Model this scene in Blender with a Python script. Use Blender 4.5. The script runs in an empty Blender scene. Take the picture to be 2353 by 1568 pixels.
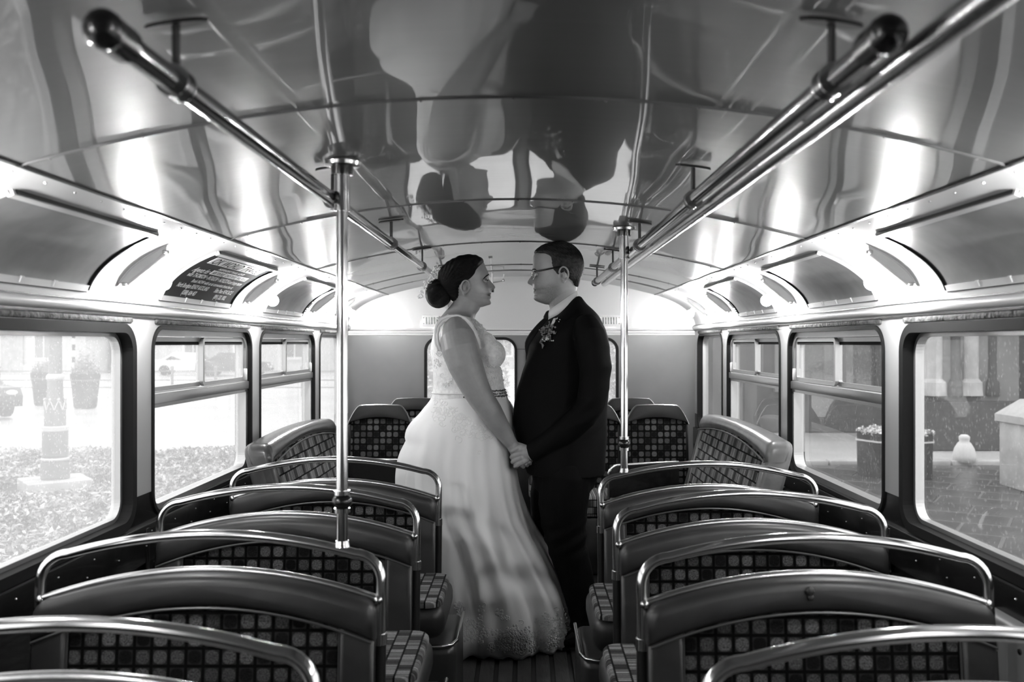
import bpy, bmesh, math, random
import numpy as np
from mathutils import Vector, Matrix
from mathutils.bvhtree import BVHTree
from math import pi, sin, cos, radians, sqrt, atan2

random.seed(7)
rng = np.random.default_rng(7)
SC = bpy.context.scene
COL = SC.collection

# ------------------------------------------------------------------ camera, sky, exposure
FPX = 2054.0            # focal length in pixels of the 2353 px wide frame
VPX, VPY = 1205.0, 788.0
CAMZ = 1.32
cam_d = bpy.data.cameras.new('camera')
cam = bpy.data.objects.new('camera', cam_d)
COL.objects.link(cam)
cam.location = (0, 0, CAMZ)
cam.rotation_euler = (pi/2, 0, 0)
cam_d.sensor_fit = 'HORIZONTAL'
cam_d.sensor_width = 36.0
cam_d.lens = 36.0*FPX/2353.0
cam_d.shift_x = -(VPX-1176.5)/2353.0
cam_d.shift_y = (VPY-784.0)/2353.0
cam_d.clip_start = 0.05
cam_d.clip_end = 300
cam_d.dof.use_dof = True
cam_d.dof.focus_distance = 3.9
cam_d.dof.aperture_fstop = 4.0
SC.camera = cam

SC.view_settings.view_transform = 'Standard'
SC.view_settings.look = 'None'
SC.view_settings.exposure = 0.12
SC.view_settings.gamma = 1.0
SC.view_settings.use_curve_mapping = False

BULB = 420.0           # emission of the bus lamps
world = bpy.data.worlds.new('overcast_sky')
SC.world = world
world.use_nodes = True
wn = world.node_tree
bg = wn.nodes['Background']
wtc = wn.nodes.new('ShaderNodeTexCoord')
wsx = wn.nodes.new('ShaderNodeSeparateXYZ')
wmr = wn.nodes.new('ShaderNodeMapRange')
wn.links.new(wtc.outputs['Generated'], wsx.inputs[0])
wn.links.new(wsx.outputs['Z'], wmr.inputs[0])
wmr.inputs[1].default_value = 0.0
wmr.inputs[2].default_value = 1.0
wmr.inputs[3].default_value = 0.75
wmr.inputs[4].default_value = 1.15
wcr = wn.nodes.new('ShaderNodeCombineColor')
for k in range(3):
    wn.links.new(wmr.outputs[0], wcr.inputs[k])
wn.links.new(wcr.outputs[0], bg.inputs[0])
bg.inputs[1].default_value = 2.6

SC.cycles.max_bounces = 8
SC.cycles.diffuse_bounces = 4
SC.cycles.glossy_bounces = 5
SC.cycles.transparent_max_bounces = 12
SC.cycles.caustics_reflective = False
SC.cycles.caustics_refractive = False
SC.cycles.sample_clamp_indirect = 6.0

def at(u, v, d=3.95):
    """world point that shows at photo pixel (u, v) at distance d down the bus"""
    return Vector(((u-VPX)/FPX*d, d, CAMZ-(v-VPY)/FPX*d))

# ------------------------------------------------------------------ object helpers
def tag(o, label=None, cat=None, group=None, kind=None):
    if label: o['label'] = label
    if cat: o['category'] = cat
    if group: o['group'] = group
    if kind: o['kind'] = kind
    return o

def empty(name, loc=(0, 0, 0), rz=0.0, label=None, cat=None, group=None, kind=None, parent=None):
    o = bpy.data.objects.new(name, None)
    COL.objects.link(o)
    o.empty_display_size = 0.1
    o.location = loc
    o.rotation_euler = (0, 0, rz)
    if parent: o.parent = parent
    return tag(o, label, cat, group, kind)

def copy_tree(o, parent=None):
    c = o.copy()
    COL.objects.link(c)
    if parent is not None: c.parent = parent
    for ch in list(o.children):
        copy_tree(ch, c)
    return c

class MB:
    """collects shapes, links them as one mesh object"""
    def __init__(self):
        self.v = []; self.f = []; self.mi = []; self.cur = 0
    def add(self, verts, faces):
        n = len(self.v)
        self.v.extend([tuple(p) for p in verts])
        self.f.extend([tuple(i+n for i in q) for q in faces])
        self.mi.extend([self.cur]*len(faces))
        return self
    def box(self, a, b):
        x0, y0, z0 = [min(p, q) for p, q in zip(a, b)]
        x1, y1, z1 = [max(p, q) for p, q in zip(a, b)]
        vs = [(x0,y0,z0),(x1,y0,z0),(x1,y1,z0),(x0,y1,z0),(x0,y0,z1),(x1,y0,z1),(x1,y1,z1),(x0,y1,z1)]
        return self.add(vs, [(3,2,1,0),(4,5,6,7),(0,1,5,4),(1,2,6,5),(2,3,7,6),(3,0,4,7)])
    def rbox(self, a, b, r=0.01, seg=2):
        bm = bmesh.new()
        bmesh.ops.create_cube(bm, size=1)
        c = [(p+q)/2 for p, q in zip(a, b)]; s = [abs(q-p) for p, q in zip(a, b)]
        for v in bm.verts:
            v.co = Vector((c[0]+v.co.x*s[0], c[1]+v.co.y*s[1], c[2]+v.co.z*s[2]))
        bmesh.ops.bevel(bm, geom=list(bm.edges), offset=min(r, min(s)*0.49), segments=seg, profile=0.5, affect='EDGES')
        return self.bm(bm)
    def bm(self, bm):
        bm.verts.index_update()
        self.add([v.co[:] for v in bm.verts], [[v.index for v in f.verts] for f in bm.faces])
        bm.free()
        return self
    def tube(self, pts, r, seg=10, cap=True, closed=False, squash=None):
        pts = [Vector(p) for p in pts]
        n = len(pts)
        rs = r if hasattr(r, '__len__') else [r]*n
        vs = []; fs = []
        prev = None
        for i, p in enumerate(pts):
            if closed: t = (pts[(i+1) % n]-pts[i-1])
            else: t = pts[min(i+1, n-1)]-pts[max(i-1, 0)]
            if t.length < 1e-9: t = Vector((0, 0, 1))
            t.normalize()
            if prev is None:
                ref = Vector((0, 0, 1)) if abs(t.z) < 0.9 else Vector((0, 1, 0))
                a = t.cross(ref).normalized()
            else:
                a = (prev - t*prev.dot(t))
                a = a.normalized() if a.length > 1e-6 else t.orthogonal().normalized()
            prev = a
            b = t.cross(a)
            for k in range(seg):
                th = 2*pi*k/seg
                vs.append(p + (a*cos(th)+b*sin(th))*rs[i])
        m = n if closed else n-1
        for i in range(m):
            j = (i+1) % n
            for k in range(seg):
                l = (k+1) % seg
                fs.append((i*seg+k, i*seg+l, j*seg+l, j*seg+k))
        if cap and not closed:
            fs.append(tuple(range(seg))[::-1])
            fs.append(tuple((n-1)*seg+k for k in range(seg)))
        return self.add(vs, fs)
    def rtube(self, pts, r, seg=12):
        """tube with rounded ends (closed, for remeshing)"""
        pts = [Vector(p) for p in pts]
        rs = list(r) if hasattr(r, '__len__') else [r]*len(pts)
        P = []; R = []
        d0 = (pts[0]-pts[1]).normalized(); d1 = (pts[-1]-pts[-2]).normalized()
        for a in (85, 60, 30):
            P.append(pts[0]+d0*rs[0]*sin(radians(a))); R.append(rs[0]*cos(radians(a)))
        P += pts; R += rs
        for a in (30, 60, 85):
            P.append(pts[-1]+d1*rs[-1]*sin(radians(a))); R.append(rs[-1]*cos(radians(a)))
        return self.tube(P, R, seg)
    def lathe(self, prof, seg=24, c=(0, 0, 0), cap=True):
        """prof: (r, z) from bottom to top about a vertical axis"""
        vs = []; fs = []
        for r, z in prof:
            for k in range(seg):
                th = 2*pi*k/seg
                vs.append((c[0]+r*cos(th), c[1]+r*sin(th), c[2]+z))
        for i in range(len(prof)-1):
            for k in range(seg):
                l = (k+1) % seg
                fs.append((i*seg+k, i*seg+l, (i+1)*seg+l, (i+1)*seg+k))
        if cap:
            fs.append(tuple(range(seg))[::-1])
            fs.append(tuple((len(prof)-1)*seg+k for k in range(seg)))
        return self.add(vs, fs)
    def loft(self, rings, cap=True, closed_ring=True):
        n = len(rings[0]); vs = []; fs = []
        for r in rings: vs.extend([tuple(p) for p in r])
        for i in range(len(rings)-1):
            for k in range(n if closed_ring else n-1):
                l = (k+1) % n
                fs.append((i*n+k, i*n+l, (i+1)*n+l, (i+1)*n+k))
        if cap == 'strip':       # section made of two chains, there and back
            for i in (0, len(rings)-1):
                for k in range(n//2-1):
                    fs.append((i*n+k, i*n+k+1, i*n+n-2-k, i*n+n-1-k))
        elif cap:
            for i, rev in ((0, True), (len(rings)-1, False)):
                c = np.mean(np.array([tuple(p) for p in rings[i]]), axis=0)
                ci = len(vs); vs.append(tuple(c))
                for k in range(n):
                    l = (k+1) % n
                    fs.append((i*n+l, i*n+k, ci) if rev else (i*n+k, i*n+l, ci))
        return self.add(vs, fs)
    def ball(self, c, r, seg=12, rings=8):
        rx, ry, rz = r if hasattr(r, '__len__') else (r, r, r)
        vs = [(c[0], c[1], c[2]-rz)]; fs = []
        for i in range(1, rings):
            ph = -pi/2+pi*i/rings
            for k in range(seg):
                th = 2*pi*k/seg
                vs.append((c[0]+rx*cos(ph)*cos(th), c[1]+ry*cos(ph)*sin(th), c[2]+rz*sin(ph)))
        vs.append((c[0], c[1], c[2]+rz))
        for k in range(seg):
            l = (k+1) % seg
            fs.append((0, 1+l, 1+k))
            for i in range(rings-2):
                fs.append((1+i*seg+k, 1+i*seg+l, 1+(i+1)*seg+l, 1+(i+1)*seg+k))
            fs.append((1+(rings-2)*seg+k, 1+(rings-2)*seg+l, len(vs)-1))
        return self.add(vs, fs)
    def slab(self, outline, depth, bevel=0.0, seg=3, plane='xz', y=0.0, back_bevel=False):
        """outline (a, b) polygon extruded by depth; front face looks to -y (plane xz) or along x (plane yz)"""
        bm = bmesh.new()
        vs = [bm.verts.new((a, y, b)) for a, b in outline]
        f = bm.faces.new(vs)
        bm.normal_update()
        if f.normal.y > 0: f.normal_flip()
        front = f
        ret = bmesh.ops.extrude_face_region(bm, geom=[f])
        nv = [g for g in ret['geom'] if isinstance(g, bmesh.types.BMVert)]
        # the extruded copy becomes the front
        for v in nv: v.co.y = y
        for v in vs: v.co.y = y+depth
        bmesh.ops.recalc_face_normals(bm, faces=list(bm.faces))
        if bevel > 0:
            es = [e for e in bm.edges if abs(e.verts[0].co.y-y) < 1e-7 and abs(e.verts[1].co.y-y) < 1e-7]
            if back_bevel:
                es += [e for e in bm.edges if abs(e.verts[0].co.y-y-depth) < 1e-7 and abs(e.verts[1].co.y-y-depth) < 1e-7]
            bmesh.ops.bevel(bm, geom=es, offset=bevel, segments=seg, profile=0.5, affect='EDGES', clamp_overlap=True)
        if plane == 'yz':      # local x -> y, local y -> x
            for v in bm.verts: v.co = Vector((v.co.y, v.co.x, v.co.z))
            bmesh.ops.reverse_faces(bm, faces=list(bm.faces))
        if plane == 'xy':
            for v in bm.verts: v.co = Vector((v.co.x, v.co.z, -v.co.y))
        return self.bm(bm)
    def xform(self, M):
        self.v = [tuple(M @ Vector(p)) for p in self.v]
        return self
    def mesh(self, name, mats, smooth=35):
        me = bpy.data.meshes.new(name)
        me.from_pydata(self.v, [], self.f)
        if smooth and len(self.f) < 20000:
            b = bmesh.new(); b.from_mesh(me); bmesh.ops.recalc_face_normals(b, faces=list(b.faces)); b.to_mesh(me); b.free()
        for m in (mats if isinstance(mats, (list, tuple)) else [mats]): me.materials.append(m)
        if max(self.mi or [0]) > 0: me.polygons.foreach_set('material_index', self.mi)
        if smooth:
            me.polygons.foreach_set('use_smooth', [True]*len(me.polygons))
            if smooth < 180:
                me.set_sharp_from_angle(angle=radians(smooth))
        me.update()
        return me
    def build(self, name, mats, parent=None, smooth=35):
        o = bpy.data.objects.new(name, self.mesh(name, mats, smooth))
        COL.objects.link(o)
        if parent is not None: o.parent = parent
        return o

def clone(o, name, loc=None, rot=None, parent=None):
    c = o.copy(); c.name = name
    COL.objects.link(c)
    if parent is not None: c.parent = parent
    if loc is not None: c.location = loc
    if rot is not None: c.rotation_euler = rot
    return c

def remesh(ob, voxel, smooth_iter=2, factor=0.5):
    """fuse the closed shapes of ob into one continuous skin"""
    m = ob.modifiers.new('r', 'REMESH'); m.mode = 'VOXEL'; m.voxel_size = voxel; m.use_smooth_shade = True
    if smooth_iter:
        s = ob.modifiers.new('s', 'SMOOTH'); s.factor = factor; s.iterations = smooth_iter
    dg = bpy.context.evaluated_depsgraph_get()
    me = bpy.data.meshes.new_from_object(ob.evaluated_get(dg))
    old = ob.data
    mats = list(old.materials)
    ob.modifiers.clear()
    ob.data = me
    me.materials.clear()
    for q in mats: me.materials.append(q)
    me.polygons.foreach_set('use_smooth', [True]*len(me.polygons))
    me.polygons.foreach_set('material_index', [0]*len(me.polygons))
    me.name = old.name
    bpy.data.meshes.remove(old)
    return ob

def vcos(me):
    a = np.empty(len(me.vertices)*3, dtype=np.float32)
    me.vertices.foreach_get('co', a)
    return a.reshape(-1, 3)

def vnormals(me):
    a = np.empty(len(me.vertices)*3, dtype=np.float32)
    me.vertices.foreach_get('normal', a)
    return a.reshape(-1, 3)

def set_vcos(me, a):
    me.vertices.foreach_set('co', a.astype(np.float32).ravel()); me.update()

# ------------------------------------------------------------------ materials
def C4(v): return (v, v, v, 1.0)

def mat(name, base, rough=0.5, metal=0.0, spec=0.5, coat=0.0, coat_rough=0.05, bump=None, vary=None, sheen=0.0):
    """bump=(scale, strength, detail[, stretch]) noise relief; vary=(scale, amount) noise colour variation"""
    m = bpy.data.materials.new(name); m.use_nodes = True
    nt = m.node_tree; b = nt.nodes['Principled BSDF']
    b.inputs['Base Color'].default_value = C4(base)
    b.inputs['Roughness'].default_value = rough
    b.inputs['Metallic'].default_value = metal
    b.inputs['Specular IOR Level'].default_value = spec
    b.inputs['Coat Weight'].default_value = coat
    b.inputs['Coat Roughness'].default_value = coat_rough
    if sheen: b.inputs['Sheen Weight'].default_value = sheen
    if bump or vary:
        tc = nt.nodes.new('ShaderNodeTexCoord')
    if bump:
        mp = nt.nodes.new('ShaderNodeMapping')
        if len(bump) > 3: mp.inputs['Scale'].default_value = bump[3]
        no = nt.nodes.new('ShaderNodeTexNoise')
        no.inputs['Scale'].default_value = bump[0]; no.inputs['Detail'].default_value = bump[2]
        bu = nt.nodes.new('ShaderNodeBump'); bu.inputs['Strength'].default_value = bump[1]; bu.inputs['Distance'].default_value = 0.01
        nt.links.new(tc.outputs['Object'], mp.inputs[0]); nt.links.new(mp.outputs[0], no.inputs['Vector'])
        nt.links.new(no.outputs['Fac'], bu.inputs['Height']); nt.links.new(bu.outputs[0], b.inputs['Normal'])
    if vary:
        no2 = nt.nodes.new('ShaderNodeTexNoise'); no2.inputs['Scale'].default_value = vary[0]; no2.inputs['Detail'].default_value = 4
        mr = nt.nodes.new('ShaderNodeMapRange')
        mr.inputs[1].default_value = 0.3; mr.inputs[2].default_value = 0.7
        mr.inputs[3].default_value = base*(1-vary[1]); mr.inputs[4].default_value = base*(1+vary[1])
        nt.links.new(tc.outputs['Object'], no2.inputs['Vector'])
        nt.links.new(no2.outputs['Fac'], mr.inputs[0])
        cc = nt.nodes.new('ShaderNodeCombineColor')
        for k in range(3): nt.links.new(mr.outputs[0], cc.inputs[k])
        nt.links.new(cc.outputs[0], b.inputs['Base Color'])
    return m

class NT:
    """tiny node-graph helper"""
    def __init__(s, m): s.m = m; m.use_nodes = True; s.t = m.node_tree
    def n(s, k, **kw):
        x = s.t.nodes.new(k)
        for a, b in kw.items(): setattr(x, a, b)
        return x
    def math(s, op, a, b=None, c=None):
        x = s.n('ShaderNodeMath', operation=op)
        for i, q in enumerate((a, b, c)):
            if q is None: continue
            if isinstance(q, (int, float)): x.inputs[i].default_value = q
            else: s.t.links.new(q, x.inputs[i])
        return x.outputs[0]
    def link(s, a, b): s.t.links.new(a, b)
    def grey(s, a):
        c = s.n('ShaderNodeCombineColor')
        for k in range(3): s.link(a, c.inputs[k])
        return c.outputs[0]

def moquette(name, stripes=False, cell=0.0392, gain=1.0):
    """woven seat cloth: dark grid, a mottled disc in each square; with stripes: rows of upright stripes"""
    m = bpy.data.materials.new(name); g = NT(m); b = g.t.nodes['Principled BSDF']
    b.inputs['Roughness'].default_value = 0.9; b.inputs['Specular IOR Level'].default_value = 0.1
    uv = g.n('ShaderNodeUVMap'); sx = g.n('ShaderNodeSeparateXYZ'); g.link(uv.outputs[0], sx.inputs[0])
    x = g.math('DIVIDE', sx.outputs[0], cell); z = g.math('DIVIDE', sx.outputs[1], cell)
    ix = g.math('FLOOR', x); iz = g.math('FLOOR', z)
    fx = g.math('ABSOLUTE', g.math('SUBTRACT', g.math('FRACT', x), 0.5)); fz = g.math('ABSOLUTE', g.math('SUBTRACT', g.math('FRACT', z), 0.5))
    no = g.n('ShaderNodeTexNoise'); no.inputs['Scale'].default_value = 260; no.inputs['Detail'].default_value = 3
    g.link(uv.outputs[0], no.inputs['Vector'])
    mott = g.math('MULTIPLY_ADD', no.outputs['Fac'], 2.4, -0.55)
    if not stripes:
        grid = g.math('GREATER_THAN', g.math('MAXIMUM', fx, fz), 0.41)
        rad = g.math('POWER', g.math('ADD', g.math('POWER', fx, 2.6), g.math('POWER', fz, 2.6)), 1/2.6)
        disc = g.math('SMOOTH_MIN', 1.0, g.math('MULTIPLY', g.math('MAXIMUM', g.math('SUBTRACT', 0.41, rad), 0.0), 14.0), 0.1)
        dark = g.math('LESS_THAN', g.math('FLOORED_MODULO', g.math('SUBTRACT', ix, iz), 4.0), 0.5)
        wn_ = g.n('ShaderNodeTexWhiteNoise'); wn_.noise_dimensions = '2D'
        cv = g.n('ShaderNodeCombineXYZ'); g.link(ix, cv.inputs[0]); g.link(iz, cv.inputs[1]); g.link(cv.outputs[0], wn_.inputs['Vector'])
        tone = g.math('MULTIPLY_ADD', wn_.outputs['Value'], 0.26, 0.15)
        tone = g.math('MULTIPLY', tone, mott)
        tone = g.math('MULTIPLY', tone, g.math('MULTIPLY_ADD', dark, -0.93, 1.0))
        val = g.math('MULTIPLY_ADD', g.math('MULTIPLY', tone, disc), 1.0, g.math('MULTIPLY', g.math('SUBTRACT', 1.0, disc), 0.045))
        val = g.math('MULTIPLY', val, g.math('MULTIPLY_ADD', grid, -0.99, 1.0))
    else:
        grid = g.math('GREATER_THAN', fz, 0.43)
        s = g.math('FLOOR', g.math('DIVIDE', sx.outputs[0], cell/7.0))
        wn_ = g.n('ShaderNodeTexWhiteNoise'); wn_.noise_dimensions = '2D'
        cv = g.n('ShaderNodeCombineXYZ'); g.link(s, cv.inputs[0]); g.link(iz, cv.inputs[1]); g.link(cv.outputs[0], wn_.inputs['Vector'])
        dark = g.math('LESS_THAN', g.math('FLOORED_MODULO', g.math('ADD', ix, iz), 3.0), 0.5)
        alt = g.math('FLOORED_MODULO', s, 2.0)
        tone = g.math('MULTIPLY', g.math('MULTIPLY_ADD', wn_.outputs['Value'], 0.34, 0.12), g.math('MULTIPLY_ADD', alt, 0.55, 0.45))
        tone = g.math('MULTIPLY', tone, g.math('MULTIPLY_ADD', dark, -0.72, 1.0))
        tone = g.math('MULTIPLY', tone, g.math('MULTIPLY_ADD', mott, 0.5, 0.6))
        val = g.math('MULTIPLY', tone, g.math('MULTIPLY_ADD', grid, -0.95, 1.0))
    val = g.math('MULTIPLY', g.math('MAXIMUM', val, 0.0015), gain)
    g.link(g.grey(val), b.inputs['Base Color'])
    bu = g.n('ShaderNodeBump'); bu.inputs['Strength'].default_value = 0.35; bu.inputs['Distance'].default_value = 0.003
    g.link(no.outputs['Fac'], bu.inputs['Height']); g.link(bu.outputs[0], b.inputs['Normal'])
    return m

def planar_uv(me, ax=0, az=2):
    uvl = me.uv_layers.new(name='cloth')
    co = vcos(me)
    li = np.empty(len(me.loops), dtype=np.int32); me.loops.foreach_get('vertex_index', li)
    uv = np.stack([co[li, ax], co[li, az]], axis=1)
    uvl.data.foreach_set('uv', uv.astype(np.float32).ravel())

def glass_mat(name, mist, drops, tone=0.9, wet=0.5):
    """a pane with a film of mist and rain drops on it"""
    m = bpy.data.materials.new(name); g = NT(m); t = g.t
    t.nodes.remove(t.nodes['Principled BSDF']); out = t.nodes['Material Output']
    tr = g.n('ShaderNodeBsdfTransparent'); tr.inputs[0].default_value = C4(tone)
    gl = g.n('ShaderNodeBsdfGlossy'); gl.inputs['Roughness'].default_value = 0.02; gl.inputs[0].default_value = C4(0.95)
    fr = g.n('ShaderNodeFresnel'); fr.inputs[0].default_value = 1.45
    ge = g.n('ShaderNodeNewGeometry')      # reflect at the outer face of the pane only
    refl = g.math('MULTIPLY', fr.outputs[0], g.math('SUBTRACT', 1.0, ge.outputs['Backfacing']))
    mx = g.n('ShaderNodeMixShader'); g.link(refl, mx.inputs[0]); g.link(tr.outputs[0], mx.inputs[1]); g.link(gl.outputs[0], mx.inputs[2])
    di = g.n('ShaderNodeBsdfTranslucent'); di.inputs[0].default_value = C4(0.85)
    tc = g.n('ShaderNodeTexCoord')
    mp = g.n('ShaderNodeMapping'); mp.inputs['Scale'].default_value = (1, 1, 0.45)
    g.link(tc.outputs['Object'], mp.inputs[0])
    vo = g.n('ShaderNodeTexVoronoi'); vo.inputs['Scale'].default_value = 210; g.link(mp.outputs[0], vo.inputs['Vector'])
    sel = g.n('ShaderNodeSeparateColor'); g.link(vo.outputs['Color'], sel.inputs[0])
    lim = g.math('MULTIPLY', sel.outputs[0], 0.42)
    dot = g.math('MULTIPLY', g.math('LESS_THAN', vo.outputs['Distance'], lim), g.math('GREATER_THAN', sel.outputs[1], 1.0-drops))
    no = g.n('ShaderNodeTexNoise'); no.inputs['Scale'].default_value = 3.5; no.inputs['Detail'].default_value = 5
    g.link(tc.outputs['Object'], no.inputs['Vector'])
    film = g.math('MULTIPLY', g.math('MULTIPLY_ADD', no.outputs['Fac'], 0.8, 0.6), mist)
    fac = g.math('MINIMUM', g.math('ADD', film, g.math('MULTIPLY', dot, wet)), 0.95)
    m2 = g.n('ShaderNodeMixShader'); g.link(fac, m2.inputs[0]); g.link(mx.outputs[0], m2.inputs[1]); g.link(di.outputs[0], m2.inputs[2])
    g.link(m2.outputs[0], out.inputs['Surface'])
    return m

def emit_mat(name, strength):
    m = bpy.data.materials.new(name); g = NT(m); t = g.t
    t.nodes.remove(t.nodes['Principled BSDF'])
    e = g.n('ShaderNodeEmission'); e.inputs[1].default_value = strength
    g.link(e.outputs[0], t.nodes['Material Output'].inputs['Surface'])
    return m

M = {}
M['ceiling'] = mat('ceiling_gloss_paint', 0.12, 0.30, spec=0.8, coat=1.0, coat_rough=0.03, bump=(5.0, 0.05, 3, (0.5, 5.0, 1)), vary=(1.2, 0.06))
M['ceiling'].node_tree.nodes['Principled BSDF'].inputs['Coat IOR'].default_value = 1.85
M['cove'] = mat('cove_paint', 0.72, 0.22, spec=0.5, coat=0.25, bump=(6, 0.04, 2))
M['cornice'] = mat('cornice_paint', 0.66, 0.25, coat=0.3)
M['pillar'] = mat('pillar_paint', 0.42, 0.3, coat=0.2, bump=(20, 0.05, 2))
M['blackpaint'] = mat('black_paint', 0.008, 0.25, coat=0.2)
M['seal'] = mat('black_rubber', 0.006, 0.75, spec=0.2)
M['dome'] = mat('dome_paint', 0.50, 0.3, coat=0.08, bump=(6, 0.04, 2))
M['felt'] = mat('dark_felt_strip', 0.06, 0.8, bump=(60, 1.0, 4), vary=(40, 0.8))
M['alu'] = mat('window_alloy', 0.55, 0.32, metal=0.85, bump=(30, 0.05, 2))
M['chrome'] = mat('chrome', 0.82, 0.13, metal=1.0)
M['chrome_worn'] = mat('worn_chrome', 0.6, 0.22, metal=1.0, bump=(40, 0.05, 2))
M['darkmetal'] = mat('dark_metal', 0.03, 0.3, metal=0.5)
M['grab'] = mat('grab_rail_dark_coat', 0.03, 0.16, coat=0.6)
M['vinyl'] = mat('seat_vinyl', 0.020, 0.42, spec=0.5, bump=(9, 0.25, 3), vary=(14, 0.2))
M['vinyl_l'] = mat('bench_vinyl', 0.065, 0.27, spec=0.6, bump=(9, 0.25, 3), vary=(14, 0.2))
M['vinyl_rear'] = mat('rear_seat_vinyl', 0.012, 0.4, spec=0.18, bump=(9, 0.25, 3))
M['vinyl_lit'] = mat('lit_bench_vinyl', 0.17, 0.3, spec=0.6, bump=(9, 0.25, 3), vary=(14, 0.25))  # same bench vinyl made lighter: bulb and window light put into the colour
M['piping'] = mat('seat_piping', 0.05, 0.35)
M['moq'] = moquette('moquette_checks', gain=0.32)
M['moqs'] = moquette('moquette_stripes', True, gain=0.9)
M['pan'] = mat('seat_base_paint', 0.03, 0.35, coat=0.2)
M['backwall'] = mat('rear_wall_paint', 0.15, 0.3, coat=0.25, vary=(3, 0.12), bump=(4, 0.06, 3))
M['slat'] = mat('floor_slat_wood', 0.025, 0.55, bump=(12, 0.3, 4, (8, 1, 1)), vary=(9, 0.4))
M['floor'] = mat('floor_lino', 0.012, 0.5)
M['frontwall'] = mat('front_bulkhead_paint', 0.12, 0.4)
M['glassL'] = glass_mat('rainy_glass_street_side', 0.22, 0.22, wet=0.35)
M['glassR'] = glass_mat('rainy_glass_building_side', 0.025, 0.40, wet=0.14)
M['glassB'] = glass_mat('rear_glass', 0.25, 0.12)
M['bulb'] = emit_mat('lit_bulb', BULB)
M['whiteplastic'] = mat('white_plastic', 0.7, 0.35)
M['cream'] = mat('lamp_fin_cream', 0.62, 0.35, coat=0.2)
M['card'] = mat('printed_card_dark', 0.03, 0.85, spec=0.05)
M['cardw'] = mat('card_print_white', 0.75, 0.5)
M['cardblank'] = mat('blank_card', 0.26, 0.25, coat=0.3, vary=(8, 0.15))
# ------------------------------------------------------------------ bus shell
XC = -0.02                  # middle of the bus
HW = 1.18                   # half width at the window posts
YB = 6.08                   # rear wall
YF = -1.6                   # front bulkhead behind the camera
ZR = 1.772                  # roof at the ridge
def roof_z(x):              # x from the middle
    return ZR - 0.126*(x/0.907)**2
P0 = (0.907, 1.646); P1 = (1.172, 1.572); P2 = (1.185, 1.430)
def cove(t):
    a, b, c = (1-t)**2, 2*t*(1-t), t*t
    return (a*P0[0]+b*P1[0]+c*P2[0], a*P0[1]+b*P1[1]+c*P2[1])
def cove_n(t):              # inward normal on the +x side
    e = 1e-3
    x0, z0 = cove(max(t-e, 0)); x1, z1 = cove(min(t+e, 1))
    tx, tz = x1-x0, z1-z0
    l = sqrt(tx*tx+tz*tz)
    return (tz/l, -tx/l)
def cove_pt(s, t, y, off=0.0):
    x, z = cove(t); nx, nz = cove_n(t)
    return Vector((XC+s*(x+nx*off), y, z+nz*off))

SEAMS = [YF, -0.70, 0.47, 1.64, 2.81, 3.98, 5.15, YB+0.05]
ceil = empty('ceiling', (0, 0, 0), kind='structure')
for i in range(len(SEAMS)-1):
    y0, y1 = SEAMS[i], SEAMS[i+1]
    xs = np.linspace(-0.907, 0.907, 33)
    NY = 9
    mb = MB()
    vs = []; fs = []
    for j in range(NY):
        y = y0+0.002+(y1-y0-0.004)*j/(NY-1)
        for k, x in enumerate(xs):
            # slight oil-canning of the thin sheet
            w = 0.0022*sin(j*1.3+i)*sin(k*0.37+i*2.0)*(1 if 0 < j < NY-1 and 0 < k < 32 else 0)
            vs.append((XC+x, y, roof_z(x)+w))
    n = len(xs)
    for j in range(NY-1):
        for k in range(n-1):
            fs.append((j*n+k, j*n+k+1, (j+1)*n+k+1, (j+1)*n+k)[::-1])
    off = len(vs)
    vs += [(x, y, z+0.02) for x, y, z in vs]
    fs += [tuple(q+off for q in f[::-1]) for f in fs]
    rim = [k for k in range(n)] + [j*n+n-1 for j in range(1, NY)] + [(NY-1)*n+k for k in range(n-2, -1, -1)] + [j*n for j in range(NY-2, 0, -1)]
    for a, b in zip(rim, rim[1:]+rim[:1]): fs.append((a, b, b+off, a+off))
    mb.add(vs, fs).build('ceiling_panel', M['ceiling'], ceil, smooth=60)
def arch_tube(y, r, x0=-0.907, x1=0.907, dz=0.0):
    return [(XC+x, y, roof_z(x)-dz) for x in np.linspace(x0, x1, 41)]
for y in SEAMS[1:-1]+[5.58]:
    mb = MB(); mb.tube(arch_tube(y, 0), 0.0036, 8); mb.build('seam_bead', M['ceiling'], ceil)
    # small bead screws
    mb = MB()
    for x in np.linspace(-0.85, 0.85, 11): mb.ball((XC+x, y, roof_z(x)-0.0036), 0.0026, 6, 4)
    o = mb.build('bead_screws', M['chrome_worn'], ceil); tag(o, kind='stuff')
for s in (-1, 1):
    mb = MB()
    mb.box((XC+s*0.902, YF, 1.6435), (XC+s*0.914, YB, 1.650)); mb.build('seam_groove', M['blackpaint'], ceil)
    mb = MB()
    for y in np.arange(YF+0.1, YB, 0.117): mb.ball((XC+s*0.932, y, 1.6385), 0.0032, 6, 4)
    tag(mb.build('cove_rivets', M['chrome_worn'], ceil), kind='stuff')
    # cove, one bay after another, panels split at the pillars
    for i in range(len(SEAMS)-1):
        y0, y1 = SEAMS[i]+0.001, SEAMS[i+1]-0.001
        T = np.linspace(0, 1, 17)
        inner = [cove_pt(s, t, 0) for t in T]; outer = [cove_pt(s, t, 0, -0.03) for t in T][::-1]
        sec = inner+outer
        mb = MB(); mb.loft([[(p.x, y, p.z) for p in sec] for y in np.linspace(y0, y1, 6)], cap='strip')
        mb.build('cove_panel', M['cove'], ceil, smooth=60)
        if i < len(SEAMS)-2:
            mb = MB(); mb.tube([cove_pt(s, t, SEAMS[i+1]) for t in np.linspace(0.02, 0.9, 12)], 0.0016, 6)
            mb.build('cove_joint', M['cove'], ceil)

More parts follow.
